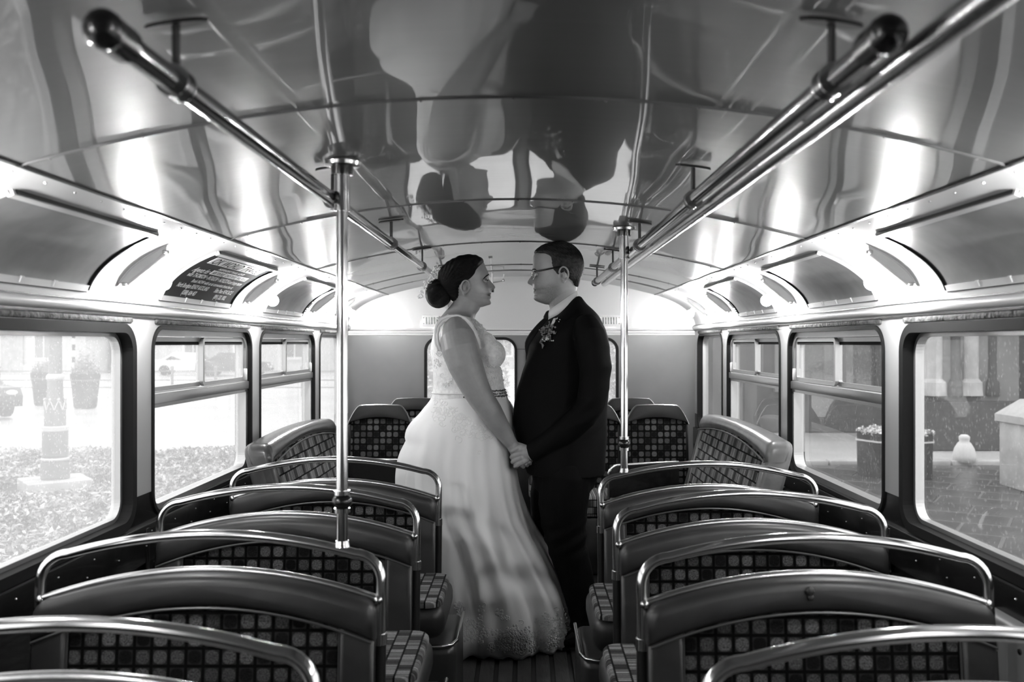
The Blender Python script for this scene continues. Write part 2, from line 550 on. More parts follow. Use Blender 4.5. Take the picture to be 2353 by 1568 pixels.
# ---- side walls: bays with rounded openings
BAYS = [(-0.65, 0.38), (0.50, 1.58), (1.70, 2.75), (2.88, 3.92), (4.05, 5.10), (5.23, 5.97)]
WZ0, WZ1 = 0.757, 1.372
def rrect(y0, y1, z0, z1, r, n=7, cutz=None):
    """rounded rectangle, counter-clockwise from the bottom-left corner's right end; also outer-corner tags"""
    pts = []
    for cx, cz, a0, tagc in ((y1-r, z0+r, -90, 1), (y1-r, z1-r, 0, 2), (y0+r, z1-r, 90, 3), (y0+r, z0+r, 180, 4)):
        for k in range(n):
            t = k/(n-1); a = radians(a0+90*t)
            pts.append((cx+r*cos(a), cz+r*sin(a), tagc, t))
    if cutz is not None:
        out = []
        for a, b in zip(pts, pts[1:]+pts[:1]):
            out.append(a)
            if abs(a[0]-b[0]) < 1e-6 and (a[1]-cutz)*(b[1]-cutz) < 0:
                out.append((a[0], cutz, 0, 0))
        pts = out
    return pts
def ring_faces(inner, oy0, oy1, oz0, oz1):
    """outer points matching the inner ring points"""
    outer = []
    iy0 = min(p[0] for p in inner); iy1 = max(p[0] for p in inner); iz0 = min(p[1] for p in inner); iz1 = max(p[1] for p in inner)
    cm = (iy0+iy1)/2
    for y, z, c, t in inner:
        if c == 0: outer.append((oy1 if y > cm else oy0, z)); continue
        a = min(t*2, 1); b = max(t*2-1, 0)
        if c == 1: o = (inner_lerp(iy1-RC, oy1, a), inner_lerp(oz0, iz0+RC, b))
        if c == 2: o = (inner_lerp(oy1, iy1-RC, b), inner_lerp(iz1-RC, oz1, a))
        if c == 3: o = (inner_lerp(iy0+RC, oy0, a), inner_lerp(oz1, iz1-RC, b))
        if c == 4: o = (inner_lerp(oy0, iy0+RC, b), inner_lerp(iz0+RC, oz0, a))
        outer.append(o)
    return outer
def inner_lerp(a, b, t): return a+(b-a)*t
RC = 0.085
CUT = 0.835
def prism_ring(mb, inn, out, x0, x1, matfn=None):
    n = len(inn)
    vs = [(x0, p[0], p[1]) for p in inn]+[(x0, p[0], p[1]) for p in out]+[(x1, p[0], p[1]) for p in inn]+[(x1, p[0], p[1]) for p in out]
    for k in range(n):
        l = (k+1) % n
        zc = (inn[k][1]+inn[l][1])/2
        if matfn: mb.cur = matfn(zc)
        fs = [(k, l, n+l, n+k), (2*n+k, 3*n+k, 3*n+l, 2*n+l), (k, 2*n+k, 2*n+l, l), (n+k, n+l, 3*n+l, 3*n+k)]
        base = len(mb.v)
        q = [k, l, n+k, n+l, 2*n+k, 2*n+l, 3*n+k, 3*n+l]
        idx = {a: i for i, a in enumerate(q)}
        mb.add([vs[a] for a in q], [tuple(idx[a] for a in f) for f in fs])
wn_no = 0
WALLX = {}
for s, side in ((-1, 'left'), (1, 'right')):
    wall = empty('wall_'+side, (0, 0, 0), kind='structure')
    xi = XC+s*HW; xo = XC+s*(HW+0.07)
    gm = M['glassL'] if s < 0 else M['glassR']
    for i, (y0, y1) in enumerate(BAYS):
        oy0 = (BAYS[i-1][1]+y0)/2 if i else YF
        oy1 = (BAYS[i+1][0]+y1)/2 if i < len(BAYS)-1 else YB
        inn = rrect(y0, y1, WZ0, WZ1, RC, 9, CUT)
        out = ring_faces(inn, oy0, oy1, WZ0-0.05, 1.405)
        mb = MB(); prism_ring(mb, inn, out, xi, xo, lambda z: 1 if z < CUT-0.001 else 0)
        mb.build('window_post_panel', [M['pillar'], M['blackpaint']], wall, smooth=40)
        # the window itself
        wn_no += 1
        win = empty('window_%d' % wn_no, (0, 0, 0), kind='structure')
        seal_w = 0.022 if i in (0, 1, 2) else 0.008
        def ring_part(name, m, a0, a1, b0, b1, w, xa, xb, r=RC, parent=win):
            ii = rrect(a0+w, a1-w, b0+w, b1-w, max(r-w, 0.008), 9)
            oo = rrect(a0, a1, b0, b1, r, 9)
            mb = MB(); prism_ring(mb, ii, [(p[0], p[1]) for p in oo], xa, xb)
            return mb.build(name, m, parent, smooth=40)
        ring_part('rubber_seal', M['seal'], y0-0.006, y1+0.006, WZ0-0.006, WZ1+0.006, seal_w+0.006, xi-s*0.006, xi+s*0.03)
        gx = xi+s*0.045
        a0, a1, b0, b1 = y0+seal_w, y1-seal_w, WZ0+seal_w, WZ1-seal_w
        mb = MB()
        if i in (3, 4):
            ring_part('frame', M['alu'], a0, a1, b0, b1, 0.022, xi+s*0.012, xi+s*0.055, r=RC-seal_w)
            zt0, zt1 = 1.118, 1.153
            mt = MB(); mt.rbox((xi+s*0.004, a0, zt0), (xi+s*0.055, a1, zt1), 0.004); mt.build('transom', M['alu'], win)
            mt = MB(); mt.box((xi+s*0.010, a0, zt0-0.012), (xi+s*0.05, a1, zt0+0.001)); mt.build('transom_lip', M['alu'], win)
            ym = (a0+a1)/2
            # two sliding vent panes, each in its own light frame
            for q, (c0, c1, dx) in enumerate(((a0+0.03, ym+0.012, 0.034), (ym-0.012, a1-0.03, 0.018))):
                ring_part('vent_frame', M['alu'], c0, c1, zt1+0.002, b1-0.024, 0.016, xi+s*dx, xi+s*(dx+0.014), r=0.02)
                vp = MB(); vp.box((xi+s*(dx+0.005), c0+0.014, zt1+0.012), (xi+s*(dx+0.009), c1-0.014, b1-0.036)); vp.build('vent_pane', gm, win)
                vr = MB(); vr.box((xi+s*(dx+0.004), c0+0.015, b1-0.052), (xi+s*(dx+0.012), c1-0.015, b1-0.038)); vr.build('vent_runner', M['seal'], win)
            ct = MB(); ct.rbox((xi+s*0.006, a1-0.035, zt1+0.004), (xi+s*0.022, a1-0.018, zt1+0.055), 0.003); ct.build('vent_catch', M['whiteplastic'], win)
            ct = MB(); ct.rbox((xi+s*0.006, a0+0.02, zt1+0.002), (xi+s*0.022, a0+0.032, zt1+0.05), 0.003); ct.build('vent_catch', M['darkmetal'], win)
            mb.box((gx, a0+0.01, b0), (gx+s*0.005, a1-0.01, zt0)); mb.build('pane', gm, win)
        else:
            ring_part('frame', M['alu'] if i < 3 else M['pillar'], a0, a1, b0, b1, 0.012, xi+s*0.028, xi+s*0.055, r=RC-seal_w)
            mb.box((gx, a0+0.003, b0+0.003), (gx+s*0.005, a1-0.003, b1-0.003)); mb.build('pane', gm, win)
        # dark padded strip over the opening
        tr = MB(); tr.rbox((xi-s*0.008, y0+0.02, WZ1+0.008), (xi+s*0.01, y1-0.02, WZ1+0.026), 0.006)
        tr.build('padded_strip', M['felt'], wall)
    # cornice mouldings between windows and cove
    mb = MB(); mb.box((xi-s*0.004, YF, 1.400), (xo, YB, 1.440)); mb.build('cornice_board', M['cornice'], wall)
    mb = MB(); mb.tube([(xi-s*0.004, y, 1.421) for y in np.linspace(YF, YB, 8)], 0.0155, 12); mb.build('cornice_roll', M['cornice'], wall)
    mb = MB(); mb.box((xi-s*0.0075, YF, 1.3985), (xi, YB, 1.4035)); mb.build('cornice_groove', M['blackpaint'], wall)
    mb = MB(); mb.box((xi-s*0.0075, YF, 1.4375), (xi+s*0.01, YB, 1.4405)); mb.build('cornice_groove', M['blackpaint'], wall)
    # lower wall: black lining, sill ledge, screws
    mb = MB(); mb.box((xi-s*0.0, YF, -0.02), (xo, YB, WZ0-0.045)); mb.build('lower_panel', M['blackpaint'], wall)
    mb = MB(); mb.rbox((xi-s*0.014, YF, WZ0-0.13), (xi+s*0.02, YB, WZ0-0.008), 0.005); mb.build('sill_ledge', M['blackpaint'], wall)
    mb = MB()
    for y in np.arange(0.6, YB, 0.19):
        for dz in (-0.035, -0.075): mb.ball((xi-s*0.014, y+dz, WZ0+dz), 0.003, 8, 4)
    tag(mb.build('sill_screws', M['chrome_worn'], wall), kind='stuff')
    for k, b in enumerate(BAYS[1:-1]):
        mb = MB(); yy = (b[1]+BAYS[k+2][0])/2; mb.rbox((xi-s*0.016, yy-0.012, WZ0-0.16), (xi-s*0.002, yy+0.012, WZ0-0.02), 0.003); mb.build('lining_strip', M['blackpaint'], wall)

# ---- rear wall with two windows
wb = empty('wall_back', (0, 0, 0), kind='structure')
def back_half(s):
    # right or left half of the lower wall, with a rounded opening
    a0, a1 = (-0.655, -0.035) if s < 0 else (0.035, 0.655)
    inn = rrect(a0, a1, 0.80, 1.352, 0.085, 9)
    o0, o1 = (-HW-0.03, 0.0) if s < 0 else (0.0, HW+0.03)
    return inn, ring_faces(inn, o0, o1, -0.02, 1.375), a0, a1
for s in (-1, 1):
    inn, out, a0, a1 = back_half(s)
    mb = MB(); prism_ring(mb, inn, out, 0, 0.06)
    mb.v = [(XC+p[1], YB+p[0], p[2]) for p in mb.v]
    mb.build('lining_panel', M['backwall'], wb, smooth=40)
    wn_no += 1
    win = empty('window_%d' % wn_no, (0, 0, 0), kind='structure')
    ii = rrect(a0+0.012, a1-0.012, 0.812, 1.340, 0.073, 9); oo = rrect(a0-0.006, a1+0.006, 0.794, 1.358, 0.091, 9)
    mb = MB(); prism_ring(mb, ii, [(p[0], p[1]) for p in oo], -0.008, 0.03); mb.v = [(XC+p[1], YB+p[0], p[2]) for p in mb.v]
    mb.build('rubber_seal', M['seal'], win, smooth=40)
    mb = MB(); mb.box((XC+a0+0.005, YB+0.02, 0.805), (XC+a1-0.005, YB+0.025, 1.348)); mb.build('pane', M['glassB'], win)
mb = MB()
top = [(XC+x, roof_z(x)+0.01) for x in np.linspace(-0.907, 0.907, 21)]
cr = [(XC+cove(t)[0], cove(t)[1]+0.005) for t in np.linspace(0.05, 1, 12)]
cl = [(2*XC-x, z) for x, z in cr[::-1]]
outline = [(XC-HW-0.03, 1.375), (XC+HW+0.03, 1.375)] + cr[::-1] + top[::-1] + cl[::-1]
mb.slab(outline, 0.06, y=YB); mb.build('dome_panel', M['dome'], wb)
for z, r in ((1.392, 0.011), (1.376, 0.006), (1.412, 0.005)):
    mb = MB(); mb.tube([(XC-HW, YB-0.002, z), (XC+HW, YB-0.002, z)], r, 8); mb.build('moulding', M['cornice'], wb)
for z in (1.3825, 1.402):
    mb = MB(); mb.box((XC-HW, YB-0.004, z), (XC+HW, YB, z+0.003)); mb.build('moulding_groove', M['blackpaint'], wb)
mb = MB(); mb.box((XC-0.035, YB-0.002, 1.275), (XC+0.035, YB+0.001, 1.2775)); mb.build('panel_joint', M['blackpaint'], wb)
wf = MB(); wf.box((XC-HW-0.05, YF-0.05, -0.02), (XC+HW+0.05, YF, 1.80)); tag(wf.build('wall_front', M['frontwall']), kind='structure')

# louvred vents on the rear dome
for k, (x, nm) in enumerate(((-0.60, 'left'), (0.60, 'right'))):
    v = empty('air_vent', (XC+x, YB, 1.47), label='white slotted air vent on the rear wall, the one behind the %s' % ("bride's shoulder" if k == 0 else "groom's back"), cat='vent')
    mb = MB(); mb.rbox((-0.075, -0.008, -0.038), (0.075, 0.004, 0.038), 0.004); mb.build('plate', M['whiteplastic'], v)
    for j in range(6):
        mb = MB(); xx = -0.045+j*0.018
        mb.slab([(xx+0.0045*cos(a), 0.02*(1 if sin(a) > 0 else -1)+0.0045*sin(a)) for a in np.linspace(0, 2*pi, 13)[:-1]], 0.004, y=-0.0095); mb.build('slot', M['blackpaint'], v)
    for j in (-1, 1):
        for zz in (-0.02, 0.02):
            mb = MB(); mb.ball((j*0.064, -0.009, zz), 0.004, 8, 5); mb.build('screw', M['chrome_worn'], v)

# ---- floor with lengthwise slats
fl = empty('floor', (0, 0, 0), kind='structure')
mb = MB(); mb.box((XC-HW-0.06, YF, -0.06), (XC+HW+0.06, YB+0.05, -0.004)); mb.build('floor_sheet', M['floor'], fl)
for k in range(8):
    x = -0.30+k*0.075
    mb = MB(); mb.rbox((x-0.028, YF+0.05, -0.004), (x+0.028, YB-0.6, 0.006), 0.003); mb.build('floor_slat', M['slat'], fl)

# ------------------------------------------------------------------ advert panels, lamps on the cove
def cove_strip(mb, s, y0, y1, t0, t1, off0, off1, n=10, ny=3):
    """curved plate on the cove"""
    T = np.linspace(t0, t1, n)
    sec = [(t, off1) for t in T]+[(t, off0) for t in T[::-1]]
    mb.loft([[cove_pt(s, t, y, o) for t, o in sec] for y in np.linspace(y0, y1, ny)], cap='strip')
    return mb
FB = bpy.data.curves
def text_mesh(body, size, shear=0.0, sx=1.0):
    c = bpy.data.curves.new('t', 'FONT'); c.body = body; c.size = size; c.shear = shear; c.offset = size*0.018; c.resolution_u = 2
    o = bpy.data.objects.new('t', c); COL.objects.link(o)
    dg = bpy.context.evaluated_depsgraph_get(); dg.update()
    me = bpy.data.meshes.new_from_object(o.evaluated_get(dg))
    vs = vcos(me).copy(); fs = [tuple(p.vertices) for p in me.polygons]
    bpy.data.objects.remove(o); bpy.data.curves.remove(c); bpy.data.meshes.remove(me)
    vs[:, 0] *= sx
    return vs, fs
ARC = []                    # arc length table of the cove
_l = 0.0; _p = cove(0)
for t in np.linspace(0, 1, 201):
    p = cove(t); _l += sqrt((p[0]-_p[0])**2+(p[1]-_p[1])**2); _p = p; ARC.append(_l)
ARC = np.array(ARC)
def t_of_arc(a): return float(np.interp(a, ARC, np.linspace(0, 1, 201)))
TT0, TT1 = 0.17, 0.84
A0, A1 = float(np.interp(TT0, np.linspace(0, 1, 201), ARC)), float(np.interp(TT1, np.linspace(0, 1, 201), ARC))
SIDE = {-1: 'left', 1: 'right'}
def advert(s, y0, y1, printed, label):
    a = empty('advert_panel', (0, 0, 0), label=label, cat='advert')
    mb = MB(); cove_strip(mb, s, y0+0.012, y1-0.012, TT0+0.01, TT1-0.01, 0.001, 0.004, 14)
    mb.build('card', M['card'] if printed else M['cardblank'], a, smooth=60)
    mb = MB(); cove_strip(mb, s, y0, y1, TT0-0.015, TT0+0.015, 0.0, 0.012, 4); mb.build('top_channel', M['cove'], a)
    mb = MB(); cove_strip(mb, s, y0+0.01, y1, TT0-0.022, TT0-0.014, 0.0, 0.009, 3); mb.build('top_shadow_strip', M['blackpaint'], a)
    mb = MB(); cove_strip(mb, s, y0, y1, TT1-0.02, TT1+0.045, 0.0, 0.008, 5); mb.build('bottom_channel', M['cove'], a)
    mb = MB(); cove_strip(mb, s, y0, y1, TT1+0.045, TT1+0.056, 0.0, 0.005, 3); mb.build('bottom_edge', M['darkmetal'], a)
    for k in range(3):
        yy = y0+(y1-y0)*(0.3+0.22*k)
        mb = MB(); cove_strip(mb, s, yy-0.006, yy+0.006, TT1-0.03, TT1+0.03, 0.006, 0.011, 3, 2); mb.build('clip', M['cove'], a)
    for yy, m in ((y0, M['cove']), (y1, M['blackpaint'])):
        mb = MB(); mb.tube([cove_pt(s, t, yy, 0.004) for t in np.linspace(TT0, TT1+0.03, 16)], 0.0055, 6); mb.build('end_bead', m, a)
    if printed:
        W = (y1-y0)-0.05
        def put(body, rowc, h, y_c, width=None, m='cardw', shear=0.25, off=0.0055):
            vs, fs = text_mesh(body, h, shear)
            w = vs[:, 0].max()-vs[:, 0].min()
            if width: vs[:, 0] *= width/w
            vs[:, 0] -= (vs[:, 0].max()+vs[:, 0].min())/2
            hh = h*0.7
            out = []
            for x, z, _ in vs:
                arc = A0+(A1-A0)*rowc+(hh/2-z)
                t = t_of_arc(arc)
                yy = (y0+y1)/2+y_c+(-s)*x
                out.append(cove_pt(s, t, yy, off))
            mb = MB(); mb.add(out, fs); return mb.build('lettering', M[m], a, smooth=0)
        def block(r0, r1, ya, yb, m='cardw', o0=0.004, o1=0.005):
            mb = MB(); cove_strip(mb, s, (y0+y1)/2+ya, (y0+y1)/2+yb, t_of_arc(A0+(A1-A0)*r0), t_of_arc(A0+(A1-A0)*r1), o0, o1, 5); return mb.build('printed_block', M[m], a)
        block(0.09, 0.27, -0.27, 0.28)
        put('OK WORLD TRAVEL', 0.18, 0.05, 0.0, 0.50, 'card', 0.2, 0.0058)
        put('INDEPENDENT TRAVEL AGENTS', 0.335, 0.016, 0.03, 0.28)
        put('Agents for', 0.44, 0.034, -0.215, 0.15, shear=0.45)
        for j in range(3): 
            block(0.385, 0.485, -0.125+j*0.135, 0.0+j*0.135)
            put(('AIR TOURS', 'COACH TOURS', 'RAIL TOURS')[j], 0.435, 0.020, -0.062+j*0.135, 0.11, 'card', 0.2, 0.0058)
        put('with THOMSON \u2022 INTASUN \u2022 HORIZON and many more', 0.555, 0.029, 0.0, 0.56)
        put('Book NOW with us at convenient branches at:', 0.665, 0.022, 0.02, 0.43)
        put('North Bondgate BISHOP AUCKLAND', 0.77, 0.027, -0.135, 0.29)
        put('Eldon Place NEWCASTLE', 0.77, 0.027, 0.18, 0.20)
        put('(0388) 604 407', 0.885, 0.027, -0.135, 0.13)
        put('(091) 232 1002', 0.885, 0.027, 0.18, 0.13)
    return a
for s in (-1, 1):
    sd = SIDE[s]
    advert(s, 1.75, 2.44, False, 'blank curved advert panel over the nearest full %s side window' % sd)
    advert(s, 2.93, 3.62, s < 0, 'dark printed advert for world travel in white letters on the left cove' if s < 0 else 'blank curved advert panel over the right window nearest the camera with sliding vents')
    advert(s, 4.10, 4.79, False, 'blank curved advert panel over the farther sliding vent window on the %s' % sd)

for s in (-1, 1):      # narrow notices beside the third lamps
    nt_ = empty('notice_sticker', (0, 0, 0), label='narrow printed notice on the %s cove just before the third lamp' % SIDE[s], cat='notice')
    mb = MB(); cove_strip(mb, s, 4.812, 4.862, 0.36, 0.86, 0.0, 0.002, 10); mb.build('sheet', M['cardw'], nt_, smooth=60)
    for a, b, y0, y1 in ((0.40, 0.46, 4.818, 4.856), (0.49, 0.51, 4.82, 4.85), (0.53, 0.55, 4.82, 4.854), (0.58, 0.70, 4.818, 4.856), (0.73, 0.75, 4.82, 4.85), (0.77, 0.79, 4.82, 4.855)):
        mb = MB(); cove_strip(mb, s, y0, y1, a, b, 0.0015, 0.003, 5); mb.build('printed_block', M['card'], nt_)
LAMPY = [0.30, 1.47, 2.64, 3.81, 4.98, 5.58]
LBL = {2: 'first lit bulb in view with its curved fin on the %s cove, nearest the camera', 3: 'second lit bulb with curved fin down the %s cove', 4: 'third lit bulb with curved fin down the %s cove', 5: 'farthest lit bulb with curved fin on the %s cove by the rear wall',
       0: 'lit bulb on the %s cove above and behind the camera', 1: 'lit bulb with fin just outside the top %s of the view'}
for s in (-1, 1):
    for i, y in enumerate(LAMPY):
        L = empty('ceiling_lamp', cove_pt(s, 0.5, y), label=LBL[i] % SIDE[s], cat='lamp', group=None)
        base = L.location.copy()
        # crescent fin: plate standing in the cove on the near side of the bulb
        T = np.linspace(0.26, 0.76, 26)
        outer = []; inner = []
        for k, t in enumerate(T):
            q = k/(len(T)-1)
            h = 0.027*max(sin(pi*q), 0)**0.38+0.003
            outer.append(cove_pt(s, t, 0, 0.0)); inner.append(cove_pt(s, t, 0, h))
        yf = y-0.03
        mb = MB()
        mb.loft([[Vector((p.x, yy, p.z))-base for p in outer+inner[::-1]] for yy in (yf, yf+0.008)], cap='strip')
        mb.build('fin', M['cream'], L, smooth=30)
        mb = MB(); mb.tube([Vector((p.x, yf+0.006, p.z))-base for p in inner[1:-1]], 0.0075, 10); mb.build('fin_lip', M['cream'], L)
        mb = MB(); mb.tube([Vector((p.x, yf-0.001, p.z))-base for p in outer], 0.003, 6); mb.build('fin_bead', M['cove'], L)
        for k in (1, -2):
            mb = MB(); p = inner[k]; mb.rbox(Vector((p.x-0.008, yf-0.004, p.z-0.006))-base, Vector((p.x+0.008, yf+0.014, p.z+0.006))-base, 0.003); mb.build('fin_clip', M['alu'], L)
        b0 = cove_pt(s, 0.48, y+0.03, 0.0)-base; b1 = cove_pt(s, 0.48, y+0.03, 0.044)-base; b2 = cove_pt(s, 0.48, y+0.03, 0.072)-base
        mb = MB(); mb.tube([b0, b1], [0.019, 0.016], 14); mb.build('bulb_holder', M['whiteplastic'], L)
        mb = MB(); mb.ball(b2, 0.025, 16, 10); mb.tube([b1, b2], [0.013, 0.018], 12, cap=False); mb.build('bulb', M['bulb'], L)

# ------------------------------------------------------------------ ceiling grab rails
def rail(name, x, zoff, y0, y1, r, m, label, brackets, cap=True):
    z = roof_z(x-XC)-zoff
    t = empty(name, (x, y0, z), label=label, cat='handrail')
    mb = MB(); mb.tube([(0, a-y0, 0) for a in np.linspace(y0, y1, 6)], r, 14); mb.build('tube', m, t)
    if cap:
        mb = MB(); mb.ball((0, 0, 0), r*1.45, 14, 8); mb.tube([(0, 0.0, 0), (0, 0.05, 0)], r*1.35, 14); mb.build('end_cap', M['blackpaint'], t)
        mb = MB(); mb.ball((0, y1-y0, 0), r*1.3, 14, 8); mb.build('end_cap', M['blackpaint'], t)
    for y in brackets:
        b = MB(); b.tube([(0, y-y0-0.013, 0), (0, y-y0+0.013, 0)], r*1.35, 16); br = b.build('bracket_ring', M['darkmetal'], t)
        for q in (-0.016, 0.0125):
            b = MB(); b.tube([(0, y-y0+q, 0), (0, y-y0+q+0.0035, 0)], r*1.42, 16); b.build('ring_rim', M['chrome'], t)
        b = MB(); b.tube([(0, y-y0, r), (0, y-y0, zoff-0.004)], 0.0055, 10); b.build('bracket_stem', M['darkmetal'], t)
        b = MB(); b.slab([(0.042*cos(a), 0.011*sin(a)) for a in np.linspace(0, 2*pi, 25)[:-1]], 0.006, 0.002, 2, plane='xy')
        sl = -2*0.126*(x-XC)/0.907**2
        b.v = [(px, py+y-y0, pz+zoff-0.002+px*sl) for px, py, pz in b.v]
        b.build('bracket_flange', M['darkmetal'], t)
    return t
rail('ceiling_rail', -0.456, 0.083, 0.97, 5.10, 0.0155, M['grab'], 'dark ceiling grab rail on four brackets along the left of the aisle', [1.17, 2.13, 3.06, 3.98, 4.95])
rail('ceiling_rail', 0.402, 0.083, 0.99, 5.10, 0.0155, M['grab'], 'dark ceiling grab rail on brackets right of the aisle, with black end cap', [1.17, 2.13, 3.12, 4.05, 4.95])
rail('ceiling_rail', 0.447, 0.087, 0.40, 5.02, 0.0165, M['chrome_worn'], 'pale metal ceiling tube beside the right dark grab rail, running out of view', [], cap=False)

# small bell push and bracket at the rear of the roof
bp = empty('bell_push', (-0.207, 5.75, roof_z(-0.19)), label='small bell push on a stem hanging from the rear roof between the two faces', cat='bell')
mb = MB(); mb.tube([(0, 0, 0), (0, 0, -0.09)], 0.006, 8); mb.build('stem', M['alu'], bp)
mb = MB(); mb.rbox((-0.012, -0.012, -0.122), (0.012, 0.012, -0.09), 0.003); mb.build('push', M['blackpaint'], bp)
mb = MB(); mb.tube([(0, 0, -0.06), (0.07, 0.0, -0.05), (0.075, 0, -0.005)], 0.004, 8); mb.ball((0.072, 0, -0.045), 0.009, 8, 6); mb.build('arm', M['alu'], bp)
# ------------------------------------------------------------------ bench seats
SW = 0.395                 # half width of a double seat
def z_rail(x): return 0.873-0.40*x*x
def z_pad(x): return 0.791-0.44*x*x
def z_seam(x): return 0.722-0.52*x*x
def arch_outline(hw, zb, ztop, r, n=24):
    """arched top with rounded shoulders, straight sides; counter-clockwise from bottom-left"""
    pts = [(-hw, zb), (hw, zb)]
    zs = ztop(hw)
    for k in range(7):
        a = pi/2*k/6
        pts.append((hw-r+r*cos(a), ztop(hw-r)-r+r*sin(a)*1.0))
    for x in np.linspace(hw-r, -hw+r, n)[1:-1]: pts.append((x, ztop(x)))
    for k in range(7):
        a = pi/2+pi/2*k/6
        pts.append((-hw+r+r*cos(a), ztop(hw-r)-r+r*sin(a)))
    return pts
def band_outline(hw, top, bot, r, n=22):
    pts = [(x, bot(x)) for x in np.linspace(-hw, hw, n)]
    for k in range(6):
        a = pi/2*k/5
        pts.append((hw-r+r*cos(a), top(hw-r)-r+r*sin(a)))
    pts += [(x, top(x)) for x in np.linspace(hw-r, -hw+r, n)[1:-1]]
    for k in range(6):
        a = pi/2+pi/2*k/5
        pts.append((-hw+r+r*cos(a), top(hw-r)-r+r*sin(a)))
    return pts
TILT = 0.10
def lean(mb):
    """lean the back rearwards about the seat line"""
    mb.v = [(x, y+(z-0.80)*TILT, z) for x, y, z in mb.v]
    return mb
def double_seat(aisle):
    """aisle: +1 when the aisle is on the +x side"""
    t = empty('double_seat')
    mb = MB(); mb.slab(arch_outline(SW-0.008, 0.26, lambda x: z_pad(x)-0.012, 0.045), 0.045, 0.008, 2, y=0.0, back_bevel=True)
    lean(mb).build('back_shell', M['vinyl'], t, smooth=50)
    mb = MB(); mb.slab(band_outline(SW-0.006, z_pad, z_seam, 0.04), 0.05, 0.022, 4, y=-0.034)
    lean(mb).build('top_roll', M['vinyl'], t, smooth=60)
    mb = MB(); mb.tube([(x, -0.03, z_seam(x)-0.001) for x in np.linspace(-SW+0.012, SW-0.012, 26)], 0.0032, 6)
    lean(mb).build('piping', M['piping'], t)
    for sx in (-1, 1):
        x0, x1 = sx*(SW-0.008), sx*(SW-0.086)
        a, b = min(x0, x1), max(x0, x1)
        ol = [(a, 0.27), (b, 0.27)]+[(x, z_seam(x)+0.004) for x in np.linspace(b, a, 6)]
        mb = MB(); mb.slab(ol, 0.04, 0.02, 4, y=-0.026); lean(mb).build('bolster', M['vinyl'], t, smooth=60)
        mb = MB(); mb.tube([(sx*(SW-0.087), -0.016, z) for z in np.linspace(0.28, z_seam(SW-0.087), 8)], 0.0028, 6); lean(mb).build('bolster_piping', M['piping'], t)
    w = SW-0.088
    ol = [(-w, 0.27), (w, 0.27)]+[(x, z_seam(x)+0.006) for x in np.linspace(w, -w, 24)]
    mb = MB(); mb.slab(ol, 0.02, 0.006, 2, y=-0.012); lean(mb)
    o = mb.build('moquette_panel', M['moq'], t, smooth=60); planar_uv(o.data)
    # chrome top grab rail: down the aisle side, over the arch, down the wall side
    R = 0.012
    def railpath(hw, zf, rr, zd):
        pts = [(hw, z) for z in np.linspace(zd, zf(hw-rr)-rr, 6)]
        pts += [(hw-rr+rr*cos(a), zf(hw-rr)-rr+rr*sin(a)) for a in np.linspace(0, pi/2, 9)[1:]]
        pts += [(x, zf(x)) for x in np.linspace(hw-rr, -hw+rr, 30)[1:-1]]
        pts += [(-hw+rr+rr*cos(a), zf(hw-rr)-rr+rr*sin(a)) for a in np.linspace(pi/2, pi, 9)]
        pts += [(-hw, z) for z in np.linspace(zf(hw-rr)-rr, zd, 6)[1:]]
        return pts
    mb = MB(); mb.tube([(x, 0.022, z) for x, z in railpath(SW, z_rail, 0.062, 0.635)], R, 14)
    lean(mb).build('grab_rail', M['chrome'], t, smooth=60)
    mb = MB(); mb.tube([(x, 0.016, z_pad(x)+0.004) for x in np.linspace(-SW+0.004, SW-0.004, 30)], 0.0085, 10)
    for sx in (-1, 1): mb.ball((sx*(SW-0.006), 0.016, z_pad(SW)+0.004), 0.0125, 10, 6)
    lean(mb).build('lower_rail', M['chrome_worn'], t, smooth=60)
    for sx in (-1, 1):
        mb = MB(); mb.tube([(sx*SW, 0.022, 0.64), (sx*SW, 0.022, 0.30), (sx*SW, 0.022, 0.02)], 0.0135, 12); lean(mb)
        mb.build('leg', M['darkmetal'], t)
        mb = MB(); mb.tube([(sx*SW, 0.022, 0.625), (sx*SW, 0.022, 0.65)], 0.0152, 12); lean(mb).build('rail_collar', M['chrome'], t)
    # cushion and base, wider towards the aisle
    c0, c1 = (-SW+0.01, SW+0.062) if aisle > 0 else (-SW-0.062, SW-0.01)
    mb = MB(); mb.rbox((c0, -0.455, 0.335), (c1, -0.055, 0.445), 0.04, 4); mb.build('cushion', M['vinyl'], t, smooth=60)
    ol = []
    for cx, cy, a0 in ((c1-0.06, -0.40, -90), (c1-0.06, -0.11, 0), (c0+0.06, -0.11, 90), (c0+0.06, -0.40, 180)):
        for a in range(0, 91, 15): ol.append((cx+0.05*cos(radians(a0+a)), cy+0.05*sin(radians(a0+a))))
    mb = MB(); mb.slab([(x, -y) for x, y in ol][::-1], 0.02, 0.012, 3, y=-0.462)
    mb.v = [(x, -z, -y) for x, y, z in mb.v]
    o = mb.build('cushion_top', M['moqs'], t, smooth=60); planar_uv(o.data, 1, 0)
    e = c1+0.035 if aisle > 0 else c0-0.035
    d0, d1 = (c0, e) if aisle > 0 else (e, c1)
    mb = MB(); mb.rbox((d0, -0.40, 0.02), (d1, -0.02, 0.30), 0.03, 3); mb.build('seat_base', M['pan'], t, smooth=50)
    ee = e
    pts = [(d0 if aisle > 0 else d1, -0.402, 0.30), (ee-aisle*0.05, -0.402, 0.30), (ee-aisle*0.015, -0.39, 0.302), (ee, -0.35, 0.305), (ee, -0.15, 0.305), (ee, -0.04, 0.305)]
    mb = MB(); mb.tube(pts, 0.0065, 8); mb.build('base_trim', M['chrome_worn'], t, smooth=60)
    return t
protoL = double_seat(1); protoR = double_seat(-1)
SEATL = [(-0.727, 1.392), (-0.727, 2.055), (-0.727, 2.735), (-0.722, 3.40)]
